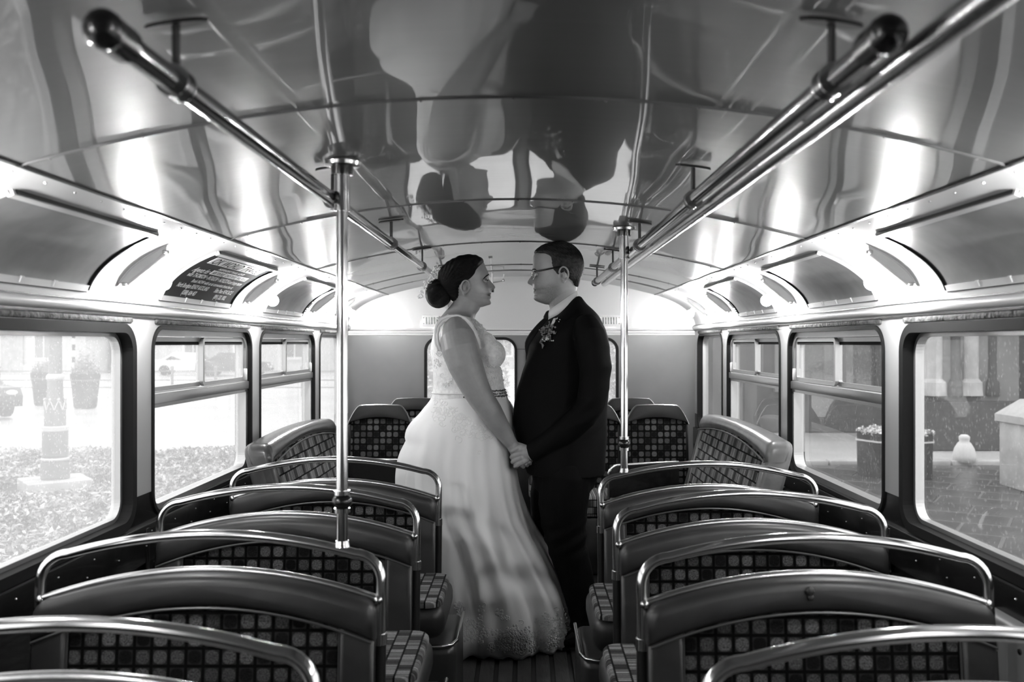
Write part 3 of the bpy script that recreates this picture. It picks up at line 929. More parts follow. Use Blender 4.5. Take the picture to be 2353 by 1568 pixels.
SEATR = [(0.672, 1.347), (0.662, 2.02), (0.667, 2.62), (0.675, 3.265)]
ORD = ['front', 'second', 'third', 'fourth']
EXTRA = {(-1, 0): 'nearest left double seat, cut off by the bottom left corner',
         (-1, 1): 'left chequered double seat with the tall pole rising from its rail',
         (-1, 2): 'left chequered double seat next behind the one carrying the pole',
         (-1, 3): "farthest left double seat, its rail crossing the bride's white skirt",
         (1, 0): 'nearest right double seat, only its blurred rail and cloth at bottom right',
         (1, 1): 'right chequered double seat with a button on its vinyl top roll',
         (1, 2): 'right chequered double seat next behind the one with the button',
         (1, 3): 'farthest right double seat, a chrome pole standing on its rail'}
for s, proto, lst in ((-1, protoL, SEATL), (1, protoR, SEATR)):
    for i, (x, y) in enumerate(lst):
        o = proto if i == 0 else copy_tree(proto)
        o.location = (x, y, 0)
        o['label'] = EXTRA[(s, i)]
        o['category'] = 'seat'; o['group'] = 'forward-facing double seats along the bus'
        if (s, i) == (1, 1):
            b = MB(); b.ball((-0.03, -0.040, 0.770), (0.010, 0.006, 0.011), 10, 6); b.ball((-0.028, -0.038, 0.756), (0.007, 0.005, 0.008), 10, 6)
            lean(b).build('button', M['vinyl'], o)

# stanchion poles standing on seat rails
def pole(x, y, zb, label):
    zt = roof_z(x-XC)
    p = empty('stanchion_pole', (x, y, zb), label=label, cat='pole')
    h = zt-zb
    mb = MB(); mb.tube([(0, 0, 0.0), (0, 0, h-0.02)], 0.0135, 16); mb.build('tube', M['chrome'], p)
    mb = MB(); mb.tube([(0, 0, h-0.115), (0, 0, h-0.02)], 0.0185, 16); mb.tube([(0, 0, h-0.120), (0, 0, h-0.113)], 0.0195, 16); mb.build('upper_sleeve', M['chrome'], p)
    mb = MB(); mb.lathe([(0.025, h-0.036), (0.026, h-0.028), (0.026, h-0.012)], 20); mb.build('collar', M['blackpaint'], p)
    mb = MB(); mb.lathe([(0.030, h-0.016), (0.042, h-0.014), (0.044, h-0.006), (0.040, h+0.002)], 24); mb.build('ceiling_flange', M['chrome_worn'], p)
    mb = MB(); mb.ball((0, 0, 0.105), (0.0235, 0.0235, 0.0185), 16, 10); mb.build('ball_joint', M['blackpaint'], p)
    for dz in (0.126, 0.085):
        mb = MB(); mb.tube([(0, 0, dz-0.005), (0, 0, dz+0.005)], 0.0185, 16); mb.build('joint_ring', M['chrome'], p)
    mb = MB(); mb.tube([(0, 0, 0.0), (0, 0, 0.014)], [0.0185, 0.0145], 16); mb.build('foot_ring', M['chrome'], p)
    return p
pole(-0.425, 2.055+0.03, z_rail(-0.425+0.727)+0.008, 'chrome pole from the second left seat rail up to the ceiling, left of the bride')
pole(0.368, 3.265+0.03, z_rail(0.368-0.675)+0.008, 'chrome pole from the fourth right seat rail up to the ceiling, right of the groom')

# ---- side-facing benches over the wheel arches
def bench(s, y0, y1, xf, label, ycut=0.0):
    """s: side; xf: |x| of the front of the back at its top"""
    t = empty('side_bench', (0, (y0+y1)/2, 0), label=label, cat='bench seat', group='side-facing benches over the wheel arches')
    L = y1-y0; hl = L/2
    VL = M['vinyl_l'] if s < 0 else M['vinyl_lit']  # right bench takes the copy with the light in its colour
    top = lambda a: 0.938-0.022*(a/hl)**2
    seam = lambda a: 0.882-0.048*(a/hl)**2
    def place(mb):
        # slab built in xz with front to -y: local x -> along the bus, front -> aisle; leans to the wall
        out = []
        for a, d, z in mb.v:
            X = xf+d+(z-0.90)*0.27
            out.append((XC*0+s*X, -s*0+a*(1), z))
        mb.v = out
        if s > 0: mb.f = [q[::-1] for q in mb.f]
        return mb
    mb = MB(); mb.slab(arch_outline(hl-0.006, 0.44, lambda a: top(a)-0.008, 0.06, 30), 0.085, 0.02, 3, y=0.012, back_bevel=True)
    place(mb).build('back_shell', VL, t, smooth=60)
    mb = MB(); mb.slab(band_outline(hl, top, seam, 0.05, 30), 0.10, 0.028, 5, y=-0.016, back_bevel=True)
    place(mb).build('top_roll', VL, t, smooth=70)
    mb = MB(); mb.tube([(a, -0.014, seam(a)-0.001) for a in np.linspace(-hl+0.01, hl-0.01, 36)], 0.0035, 6); place(mb).build('piping', M['piping'], t)
    for e in (-1, 1):
        a0, a1 = (hl-0.075, hl-0.002) if e > 0 else (-hl+0.002, -hl+0.075)
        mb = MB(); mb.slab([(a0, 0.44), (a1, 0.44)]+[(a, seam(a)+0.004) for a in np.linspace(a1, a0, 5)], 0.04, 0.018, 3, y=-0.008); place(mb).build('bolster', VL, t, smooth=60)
    w = hl-0.076
    mb = MB(); mb.slab([(-w, 0.44), (w, 0.44)]+[(a, seam(a)+0.006) for a in np.linspace(w, -w, 30)], 0.03, 0.006, 2, y=0.0)
    src = [(a, z) for a, d, z in mb.v]
    place(mb); o = mb.build('moquette_panel', M['moqs2'], t, smooth=60); planar_uv(o.data, 1, 2)
    mb = MB(); mb.rbox((s*(xf-0.50), -hl+0.02, 0.34), (s*(xf-0.06), hl-0.02-ycut, 0.45), 0.04, 4); mb.build('cushion', M['vinyl'], t, smooth=60)
    mb = MB(); mb.rbox((s*(xf-0.485), -hl+0.05, 0.43), (s*(xf-0.10), hl-0.05-ycut, 0.468), 0.016, 3); o = mb.build('cushion_top', M['moqs'], t, smooth=60); planar_uv(o.data, 1, 0)
    mb = MB(); mb.rbox((s*(xf-0.43), -hl+0.02, 0.0), (s*(HW-0.05), hl-0.02-ycut, 0.335), 0.02, 2); mb.build('wheel_arch_box', M['pan'], t, smooth=50)
    return t
M['moqs2'] = moquette('moquette_stripes_upright', True, cell=0.046, gain=1.15)
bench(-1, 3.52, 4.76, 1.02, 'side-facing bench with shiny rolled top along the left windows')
bench(1, 3.62, 5.03, 1.005, 'side-facing bench with shiny rolled top, coloured as if lit, along the right windows', 0.2)

# low black screens behind the benches
def screen(p0, p1, h, label):
    a = Vector((p0[0], p0[1], 0)); b = Vector((p1[0], p1[1], 0)); d = (b-a); L = d.length
    t = empty('low_screen', a, rz=atan2(d.y, d.x), label=label, cat='partition')
    mb = MB()
    ol = [(0, 0.47), (L, 0.47), (L, h)]+[(0.05-0.05*sin(q), h-0.05+0.05*cos(q)) for q in np.linspace(0, pi/2, 6)]
    mb.slab(ol, 0.02, 0.004, 2); mb.build('board', M['blackpaint'], t)
    mb = MB(); mb.tube([(L, 0.01, h+0.002)]+[(0.05-0.05*sin(q), 0.01, h-0.048+0.05*cos(q)) for q in np.linspace(0, pi/2, 8)]+[(0, 0.01, 0.02)], 0.008, 8); mb.build('edge_tube', M['chrome_worn'], t)
    return t
screen((-0.50, 4.80), (-0.98, 4.80), 0.69, 'low black screen behind the left side bench')
screen((0.465, 4.885), (0.87, 5.02), 0.645, 'low black screen with metal edge behind the right side bench')

# ---- rear seats
def rear_seat(w):
    t = empty('rear_seat')
    hw = w/2
    top = lambda x: 0.945-0.02*(x/hw)**2
    def shoulders(x):
        q = max(abs(x/hw)-0.62, 0)/0.38
        return 0.942-0.012*(x/hw)**2-0.105*q**1.6
    seam = lambda x: 0.868-0.035*(x/hw)**2
    n = 30
    ol = [(-hw, 0.44), (hw, 0.44)]+[(x, shoulders(x)-0.006) for x in np.linspace(hw, -hw, n)]
    mb = MB(); mb.slab(ol, 0.06, 0.015, 2, y=0.0, back_bevel=True); mb.v = [(x, y+(z-0.9)*0.10, z) for x, y, z in mb.v]; mb.build('back_shell', M['vinyl_rear'], t, smooth=60)
    ol = [(x, min(seam(x), shoulders(x)-0.012)) for x in np.linspace(-hw+0.004, hw-0.004, n)]+[(x, shoulders(x)) for x in np.linspace(hw-0.004, -hw+0.004, n)]
    mb = MB(); mb.slab(ol, 0.06, 0.02, 3, y=-0.028); mb.v = [(x, y+(z-0.9)*0.10, z) for x, y, z in mb.v]; mb.build('top_roll', M['vinyl_rear'], t, smooth=70)
    mb = MB(); mb.tube([(x, -0.006, shoulders(x)+0.001) for x in np.linspace(-hw, hw, 34)], 0.004, 8); mb.v = [(x, y+(z-0.9)*0.10, z) for x, y, z in mb.v]; mb.build('edge_piping', M['chrome_worn'], t)
    w2 = hw-0.018
    ol = [(-w2, 0.44), (w2, 0.44)]+[(x, min(seam(x)+0.006, shoulders(x)-0.01)) for x in np.linspace(w2, -w2, n)]
    mb = MB(); mb.slab(ol, 0.02, 0.006, 2, y=-0.010); mb.v = [(x, y+(z-0.9)*0.10, z) for x, y, z in mb.v]
    o = mb.build('moquette_panel', M['moq'], t, smooth=60); planar_uv(o.data)
    mb = MB(); mb.rbox((-hw, -0.40, 0.33), (hw, -0.05, 0.45), 0.035, 4); o = mb.build('cushion', M['moqs'], t, smooth=60); planar_uv(o.data)
    mb = MB(); mb.rbox((-hw+0.01, -0.36, 0.0), (hw-0.01, 0.05, 0.325), 0.015, 2); mb.build('seat_base', M['pan'], t)
    return t
rs0 = rear_seat(0.385)
RS = [(-0.878, 5.44, 'rear chequered seat with rounded top beside the left side bench'),
      (-0.470, 5.44, 'rear chequered seat mostly behind the white dress'),
      (0.392, 5.44, "rear chequered seat just behind the groom's back"),
      (0.805, 5.44, 'rear chequered seat with rounded top between the pole and the right bench'),
      (-0.24, 5.90, 'rearmost seat hidden behind the bride, inner left of the back row'),
      (0.22, 5.90, 'rearmost seat hidden behind the groom, inner right of the back row'),
      (-0.72, 5.90, 'rearmost seat peeping over the gap of the left rear pair'),
      (0.70, 5.90, 'rearmost seat peeping over the gap of the right rear pair')]
for i, (x, y, lb) in enumerate(RS):
    o = rs0 if i == 0 else copy_tree(rs0)
    o.location = (x, y, 0.012 if y > 5.5 else 0.0)
    o['label'] = lb; o['category'] = 'seat'; o['group'] = 'rounded rear seats'
for k, x in ((0, -0.674), (1, 0.598)):
    p = MB(); p.rbox((x-0.012, 5.43, 0.45), (x+0.012, 5.48, 0.86), 0.006); tag(p.build('seat_divider', M['alu']), 'slim grey upright between the two %s rear seats' % ('left', 'right')[k], 'divider')

# grey cover on the wall at bottom right
hc = empty('heater_cover', (XC+HW, 1.9, 0.3), label='pale grey wall cover low on the right beside the blurred seat rail', cat='cover')
mb = MB(); mb.rbox((-0.05, -0.35, -0.25), (0.0, 0.29, 0.375), 0.012, 3); mb.build('plate', M['pillar2'] if 'pillar2' in M else mat('heater_cover_paint', 0.22, 0.4), hc)
mb = MB(); mb.rbox((-0.062, -0.30, -0.24), (-0.045, 0.14, 0.376), 0.008, 3); mb.build('overlap_strip', hc.children[0].data.materials[0], hc)
mb = MB(); mb.ball((-0.063, 0.08, 0.335), (0.004, 0.008, 0.008), 10, 6); mb.build('screw_hole', M['blackpaint'], hc)
# ------------------------------------------------------------------ the street outside
GZ = -0.68                 # street level below the bus floor
M['road'] = mat('wet_street', 0.60, 0.22, spec=0.6, bump=(2.5, 0.12, 3), vary=(0.6, 0.15))
M['pave'] = mat('wet_paving_stone', 0.05, 0.3, spec=0.5, bump=(6, 0.2, 4), vary=(1.5, 0.35))
M['stone'] = mat('pale_stone', 0.38, 0.7, bump=(8, 0.2, 4), vary=(3, 0.2))
M['stonel'] = mat('washed_sandstone', 0.55, 0.8, vary=(1.0, 0.12))
M['stoned'] = mat('dark_sandstone', 0.045, 0.7, vary=(0.8, 0.35), bump=(5, 0.2, 4))
M['dark'] = mat('dark_recess', 0.02, 0.6)
M['lampiron'] = mat('painted_cast_iron', 0.17, 0.4, bump=(12, 0.2, 3))
M['lamptrim'] = mat('pale_iron_trim', 0.55, 0.4)
M['tub'] = mat('dark_planter', 0.02, 0.6, bump=(14, 0.3, 3), vary=(6, 0.3))
M['leaf'] = mat('bush_leaf', 0.26, 0.5, vary=(5, 0.8))
M['leafl'] = mat('pale_flower_leaf', 0.5, 0.6, vary=(5, 0.6))
M['carw'] = mat('white_car_paint', 0.7, 0.15, coat=0.6)
M['card_'] = mat('dark_car_paint', 0.06, 0.15, coat=0.6)
M['glassd'] = mat('car_window', 0.05, 0.08, coat=0.5)
M['tyre'] = mat('tyre_rubber', 0.02, 0.7)
M['winglass'] = mat('house_window_glass', 0.2, 0.1, coat=0.3)
M['whitepaint'] = mat('white_paint', 0.75, 0.4)
M['head'] = emit_mat('lit_headlamp', 6.0)

mb = MB(); mb.box((-160, -40, GZ-0.3), (160, 200, GZ-0.015)); tag(mb.build('ground', M['road']), kind='structure')
pv = empty('ground_paving', (0, 0, 0), kind='structure')
# paving flags on the right, laid on a slant, joints left open
ang = radians(-32)
ca, sa = cos(ang), sin(ang)
flag = MB(); flag.rbox((-0.44, -0.29, -0.03), (0.44, 0.29, 0.0), 0.012, 1)
fme = flag.mesh('paving_stone', M['pave'])
cnt = 0
for i in range(-16, 28):
    for j in range(-16, 28):
        lx = i*0.90+(j % 2)*0.45; ly = j*0.60
        x = 6.0+lx*ca-ly*sa; y = 7.5+lx*sa+ly*ca
        if x < 1.9 or x > 12.5 or y < 2.0 or y > 14.4 or x > 0.72*y+0.6: continue
        o = bpy.data.objects.new('paving_stone', fme); COL.objects.link(o); o.parent = pv
        o.location = (x, y, GZ+random.uniform(-0.004, 0.004)); o.rotation_euler = (random.uniform(-.006, .006), random.uniform(-.006, .006), ang)
        cnt += 1
mb = MB(); mb.box((1.7, 2.0, GZ-0.014), (16, 14.7, GZ-0.008)); tag(mb.build('ground_bed', mat('joint_sand', 0.09, 0.8)), kind='structure')
# pale kerb line at the back of the paving
kb = empty('trim_1', (0, 0, 0), kind='structure')
for k in range(9):
    mb = MB(); mb.rbox((3.0+k*1.0, 14.6, GZ-0.03), (3.97+k*1.0, 14.85, GZ+0.07), 0.02, 2); mb.build('kerb_stone', M['stone'], kb)

def lowpoly_leaves(n, fn, size, seed):
    """n little folded leaves at points given by fn(r)"""
    r = random.Random(seed); mb = MB()
    for _ in range(n):
        p = fn(r); s = size*r.uniform(0.6, 1.3)
        a = Vector((r.gauss(0, 1), r.gauss(0, 1), r.gauss(0, 0.6))).normalized(); b = a.cross(Vector((r.gauss(0, 1), r.gauss(0, 1), r.gauss(0, 1)))).normalized()
        p = Vector(p); q = a.cross(b)*s*0.18
        mb.add([p-a*s*0.5, p+b*s*0.26+q, p+a*s*0.5, p-b*s*0.26+q], [(0, 1, 2), (0, 2, 3)])
    return mb

# shrub bed along the left side of the bus
lx0 = at(127, 788, 11.4).x
hb = empty('shrub_bed', (-6, 9, GZ), label='low leafy shrub bed outside the left windows, around the lamp column', cat='shrubs', kind='stuff')
def bedpt(r):
    while True:
        y = r.uniform(3.0, 15.2); x = -r.uniform(1.9, 10.5)
        if abs(x) < 0.75*y+1.0 and abs(x) > 0.18*y and (x-lx0)**2+(y-11.4)**2 > 0.5: break
    h = 0.21+0.05*sin(x*1.7+y)+0.04*sin(y*2.3-x)+0.04*sin(x*4.1)*cos(y*3.7)
    z = h*(1-r.random()**2.2*0.7)
    return (x+6, y-9, z)
lowpoly_leaves(38000, bedpt, 0.085, 3).build('foliage', M['leaf'], hb, smooth=0)
lowpoly_leaves(9000, lambda r: (lambda p: (p[0], p[1], p[2]+0.03))(bedpt(r)), 0.075, 4).build('pale_leaves', M['leafl'], hb, smooth=0)
for o in hb.children: tag(o, kind='stuff')
mb = MB(); mb.box((-10.6+6, 3-9, 0.0), (-1.9+6, 15-9, 0.12)); mb.build('soil', mat('wet_soil', 0.05, 0.8), hb)

# cast-iron lamp column, on its raised slab
lc = at(127, 788, 11.4); lx, ly = lc.x, 11.4
LC = empty('street_lamp', (lx, ly, GZ+0.16), label='ornate cast-iron street lamp column on a square stone slab outside left', cat='street lamp')
mb = MB(); mb.rbox((-0.52, -0.52, -0.18), (0.52, 0.52, 0.14), 0.02, 2); mb.xform(Matrix.Rotation(radians(38), 4, 'Z')); o = mb.build('slab', M['stone'], LC)
mb = MB(); mb.lathe([(0.235, 0.14), (0.235, 0.42), (0.225, 0.46)], 28); mb.build('plinth', M['lampiron'], LC)
mb = MB(); mb.lathe([(0.228, 0.455), (0.236, 0.475), (0.222, 0.50)], 28); mb.build('plinth_ring', M['lamptrim'], LC)
mb = MB(); mb.lathe([(0.212, 0.49), (0.212, 0.95)], 28); mb.build('drum', M['lampiron'], LC)
mb = MB(); mb.lathe([(0.212, 0.94), (0.226, 0.955), (0.222, 0.985), (0.228, 1.01), (0.21, 1.03)], 28); mb.build('drum_ring', M['lamptrim'], LC)
mb = MB(); mb.lathe([(0.186, 1.02), (0.182, 1.30), (0.15, 1.36)], 8); mb.build('panel_section', M['lampiron'], LC)
for k in range(8):
    a = 2*pi*k/8
    mb = MB(); pts = [(0.178*cos(a+q*0.36), 0.178*sin(a+q*0.36), 1.30+0.16*(1-abs(q))**0.8) for q in np.linspace(-1, 1, 9)]
    mb.tube(pts, 0.013, 6); mb.ball((0.178*cos(a), 0.178*sin(a), 1.475), 0.024, 8, 6); mb.build('gothic_arch', M['lamptrim'], LC)
mb = MB(); mb.lathe([(0.15, 1.34), (0.128, 1.62), (0.125, 1.80)], 24); mb.build('neck', M['lampiron'], LC)
mb = MB(); mb.lathe([(0.125, 1.79), (0.15, 1.82), (0.15, 1.86), (0.118, 1.90)], 24); mb.build('neck_ring', M['lamptrim'], LC)
mb = MB(); mb.lathe([(0.112, 1.88), (0.10, 4.6)], 24); mb.build('shaft', M['lampiron'], LC)
mb = MB(); mb.lathe([(0.06, 4.6), (0.22, 4.75), (0.26, 5.3), (0.10, 5.45), (0.02, 5.6)], 16); mb.build('lantern', M['lamptrim'], LC)
LC.scale = (0.72, 0.72, 0.76)

def ground_pt(u, v):
    """street point under photo pixel (u, v)"""
    d = FPX*(CAMZ-GZ)/(v-VPY)
    p = at(u, v, d)
    return p
def disc(r, R):
    a = r.uniform(0, 2*pi); q = R*sqrt(r.random())
    return q*cos(a), q*sin(a)
def planter(p, w, h, label, leafy, round_=True):
    t = empty('planter', (p.x, p.y, GZ), label=label, cat='planter')
    mb = MB()
    if round_: mb.lathe([(w*0.36, 0), (w*0.40, h*0.05), (w*0.5, h*0.85), (w*0.52, h*0.86), (w*0.52, h)], 20)
    else: mb.lathe([(w*0.50, 0), (w*0.51, h)], 8)
    mb.build('tub', M['tub'], t)
    mb = MB(); mb.lathe([(w*0.515, h*0.80), (w*0.525, h*0.80), (w*0.525, h*0.835), (w*0.515, h*0.835)], 20 if round_ else 8); mb.build('band', M['lamptrim'] if not round_ else M['lampiron'], t)
    o = lowpoly_leaves(1400, lambda r: (lambda q: (q[0], q[1], h-0.02+abs(r.gauss(0, leafy))*(1-0.7*(q[0]**2+q[1]**2)/(w*0.48)**2)))(disc(r, w*0.48)), 0.075, int(p.x*7)).build('plants', M['leafl'] if not round_ else M['leaf'], t, smooth=0)
    tag(o, kind='stuff')
    return t
planter(ground_pt(196, 938), 0.82, 1.05, 'round dark planter tub with a tall plant, right of the street lamp', 0.35)
planter(ground_pt(104, 931), 0.82, 1.05, 'round dark planter tub hidden behind the street lamp column', 0.2)
planter(ground_pt(2055, 1092), 1.12, 0.66, 'dark planter tub with pale plants outside the nearest right windows', 0.05, False)

def car(p, heading, body, label, lights=False, L=4.2, front=1):
    t = empty('car', (p.x, p.y, GZ), rz=heading, label=label, cat='car')
    prof = [(-2.1, 0.32), (-2.12, 0.62), (-2.0, 0.82), (-1.2, 0.90), (-0.55, 1.38), (0.75, 1.42), (1.45, 0.98), (1.95, 0.92), (2.08, 0.78), (2.1, 0.32)]
    mb = MB()
    secs = []
    for yy, sc in ((-0.86, 0.94), (-0.80, 1.0), (0.80, 1.0), (0.86, 0.94)):
        secs.append([(x, yy*(1.0 if z < 0.95 else 0.86), 0.32+(z-0.32)*sc) for x, z in prof])
    mb.loft(secs); mb.build('body', body, t, smooth=30)
    for sy in (-1, 1):
        mb = MB(); ol = [(-1.02, 0.93), (1.28, 0.96), (0.70, 1.33), (-0.50, 1.30)]
        mb.slab(ol, 0.02, 0.004, 1); mb.v = [(x, sy*(0.80-(z-0.9)*0.22)+ (0.012 if sy > 0 else -0.012), z) for x, y, z in mb.v]; mb.build('side_window', M['glassd'], t)
    mb = MB(); mb.add([(-1.17, -0.66, 0.93), (-1.17, 0.66, 0.93), (-0.60, 0.60, 1.36), (-0.60, -0.60, 1.36), (-1.13, -0.66, 0.93), (-1.13, 0.66, 0.93), (-0.56, 0.60, 1.36), (-0.56, -0.60, 1.36)], [(0, 3, 2, 1), (4, 5, 6, 7), (0, 1, 5, 4), (1, 2, 6, 5), (2, 3, 7, 6), (3, 0, 4, 7)])
    mb.v = [(x-0.03, y, z+0.02) for x, y, z in mb.v]; mb.build('windscreen', M['glassd'], t)
    for sx in (-1.3, 1.3):
        for sy in (-0.80, 0.80):
            mb = MB(); mb.lathe([(0.20, -0.1), (0.31, -0.09), (0.32, 0.0), (0.31, 0.09), (0.20, 0.1)], 18); mb.xform(Matrix.Translation((sx, sy, 0.32)) @ Matrix.Rotation(pi/2, 4, 'X')); mb.build('wheel', M['tyre'], t)
    for sy in (-0.6, 0.6):
        mb = MB(); mb.ball((-2.06, sy, 0.68), (0.06, 0.16, 0.08), 12, 8); mb.build('headlamp', M['head'] if lights else M['whitepaint'], t)
    mb = MB(); mb.rbox((-2.16, -0.26, 0.50), (-2.10, 0.26, 0.61), 0.01); mb.build('number_plate', M['whitepaint'], t)
    mb = MB(); mb.rbox((-2.17, -0.80, 0.34), (-2.05, 0.80, 0.46), 0.03); mb.build('bumper', M['tyre'], t)
    return t
car(ground_pt(-112, 958), radians(145), M['card_'], 'dark car at the left edge of the view beyond the shrubs')
car(ground_pt(435, 862), radians(190), M['carw'], 'white car seen through the left sliding vent of the nearer pair')
car(ground_pt(540, 864), radians(185), M['card_'], 'dark car parked beside the white one beyond the left windows')
car(ground_pt(1645, 905), radians(110), M['carw'], 'car with lit headlamps far outside the right rear windows', True)

# railing far left
rl = empty('street_railing', (-16.6, 33.0, GZ), label='thin iron street railing on posts beyond the street lamp', cat='railing')
for k in range(12):
    mb = MB(); xx = -6+k*1.6
    mb.tube([(xx, 0, 0), (xx, 0, 1.05)], 0.05, 8); mb.ball((xx, 0, 1.08), 0.07, 8, 6); mb.build('post', M['lampiron'], rl)
for z in (0.35, 0.62, 0.95):
    mb = MB(); mb.tube([(-6, 0, z), (11.6, 0, z)], 0.022, 6); mb.build('rail', M['lampiron'], rl)
# striped crossing beacon
p = ground_pt(169, 862)
bc = empty('crossing_beacon', (p.x, p.y, GZ), label='black and white striped crossing beacon pole behind the street lamp', cat='beacon')
for k in range(8):
    mb = MB(); mb.tube([(0, 0, k*0.38), (0, 0, k*0.38+0.38)], 0.09, 12); mb.build('stripe', M['whitepaint'] if k % 2 else M['dark'], bc)
mb = MB(); mb.ball((0, 0, 3.25), 0.28, 14, 10); mb.build('globe', M['whitepaint'], bc)

# pale terrace across the square on the left
def terrace(x0, x1, y, h, m, label, wpos, doors=(), ww=1.2, wh=2.2, z0=1.0, rz=0.0, name='building'):
    t = empty(name, (x0, y, GZ), rz=rz, label=label, cat='building')
    L = x1-x0
    mb = MB(); mb.box((0, 0, 0), (L, 6, h)); mb.build('wall', m, t)
    mb = MB(); mb.box((-0.1, -0.12, 0), (L+0.1, 0, 0.6)); mb.build('plinth', M['stonel'] if m is not M['stoned'] else M['stoned'], t)
    for x in wpos:
        for fl_ in range(int(h//3.6)):
            zz = z0+fl_*3.5
            mb = MB(); mb.box((x-ww/2-0.14, -0.10, zz-0.14), (x+ww/2+0.14, -0.01, zz+wh+0.14)); f = mb.build('window', M['whitepaint'], t)
            for q in (-1, 1):
                mb = MB(); mb.box((x+q*ww*0.25-ww*0.21, -0.13, zz+0.05), (x+q*ww*0.25+ww*0.21, -0.095, zz+wh-0.05)); mb.build('pane', M['winglass'], f)
            mb = MB(); mb.slab([(x+(ww/2+0.2)*cos(a), zz+wh+0.12+0.5*sin(a)) for a in np.linspace(0, pi, 12)], 0.1, 0.0, y=-0.12); mb.build('window_head', M['stoned'] if fl_ == 0 else M['stone'], f)
    for x in doors:
        mb = MB(); mb.box((x-0.7, -0.15, 0.1), (x+0.7, -0.01, 2.5)); mb.build('door', M['stone'], t)
    return t
terrace(-46, -28, 57, 9, M['stonel'], 'pale terraced house with tall white windows, far left across the square', [3.0, 7.2, 11.4, 15.4], [13.4])
terrace(-27.6, -9, 60, 9, M['stonel'], 'pale terraced house seen through the left sliding vents', [2, 5.4, 8.8, 12.2, 15.6], [7.1])
terrace(-8.6, 14, 70, 8, M['stonel'], 'pale building far behind the bus, in line with the rear windows', [3, 7, 11, 15, 19], [])
# darker stone building with pilasters close on the right
tb = empty('stone_building', (0, 0, GZ), label='dark stone building with clustered columns and deep doorway outside the right windows', cat='building')
mb = MB(); mb.box((5.2, 20.0, 0), (9.4, 26, 9)); mb.build('wall', mat('grey_stone_wall', 0.10, 0.7, vary=(0.7, 0.4)), tb)
mb = MB(); mb.box((9.4, 17.2, 0), (13.6, 26, 9)); mb.build('door_recess', M['dark'], tb)
mb = MB(); mb.box((7.6, 16.9, 0.9), (9.35, 17.9, 9)); mb.build('pier', mat('grey_stone_pier', 0.14, 0.7, vary=(0.9, 0.35)), tb)  # pier stone a little paler than the wall
mb = MB(); mb.box((7.4, 16.6, 0), (9.4, 18.0, 0.9)); mb.build('pier_base', M['stoned'], tb)
for k, (x, r) in enumerate(((7.75, 0.16), (8.15, 0.11), (8.45, 0.15), (8.85, 0.10))):
    mb = MB(); mb.lathe([(r*1.5, 1.0), (r*1.4, 1.25), (r, 1.32), (r, 8.6)], 14); mb.v = [(a+x, b+16.95, c) for a, b, c in mb.v]; mb.build('column', M['stoned'] if k % 2 else M['stone'], tb)
mb = MB(); mb.box((9.4, 16.6, 0.0), (13.5, 17.3, 0.22)); mb.build('door_step', M['stone'], tb)
mb = MB(); mb.box((5.2, 19.7, 2.7), (9.4, 20.0, 2.95)); mb.build('string_course', M['stone'], tb)
for x in (5.9, 7.0):
    mb = MB(); mb.box((x-0.32, 19.9, 0.9), (x+0.32, 20.0, 2.6)); mb.build('dark_window', M['winglass'], tb)
terrace(8.0, 30, 48, 9, mat('grey_facade', 0.13, 0.8, vary=(0.5, 0.3)), 'grey facade seen through the right sliding vents', [1.5, 4.5, 7.5, 10.5, 13.5], [], rz=0.0, name='far_building')
# urn-shaped bollard and pier at the right edge
p = ground_pt(2209, 1066)
ub = MB(); ub.lathe([(0.10, 0), (0.17, 0.04), (0.185, 0.12), (0.15, 0.25), (0.105, 0.33), (0.075, 0.36), (0.085, 0.40), (0.085, 0.44), (0.05, 0.47), (0.0, 0.475)], 24, cap=False)
o = ub.build('stone_bollard', M['stonel'], smooth=60); o.location = (p.x, p.y-0.1, GZ+0.02); tag(o, 'pale urn-shaped stone bollard on the kerb outside right', 'bollard')
pr = empty('stone_pier', (6.72, 12.2, GZ), label='pale stone gate pier with sloped cap at the right edge of the view', cat='pier')
mb = MB(); mb.rbox((-0.03, -0.4, 0), (0.8, 0.4, 0.92), 0.02, 2); mb.build('shaft', M['stone'], pr)
mb = MB(); mb.lathe([(0.62, 0.90), (0.62, 1.0), (0.30, 1.22)], 4); mb.v = [(x*0.72*1.0-y*0.72+0.38, x*0.72+y*0.72, z) for x, y, z in mb.v]; mb.build('cap', M['stone'], pr)
# hedges behind the rear windows
for k, (x, y) in enumerate(((-1.5, 22.0), (1.35, 22.0))):
    t = empty('hedge', (x, y, GZ), label='hazy hedge beyond the %s rear window' % ('left', 'right')[k], cat='hedge')
    o = lowpoly_leaves(1500, lambda r: (r.uniform(-1.1, 1.1), r.gauss(0, 0.3), abs(r.gauss(0.9, 0.7))), 0.22, 20+k).build('foliage', M['leaf'], t, smooth=0); tag(o, kind='stuff')
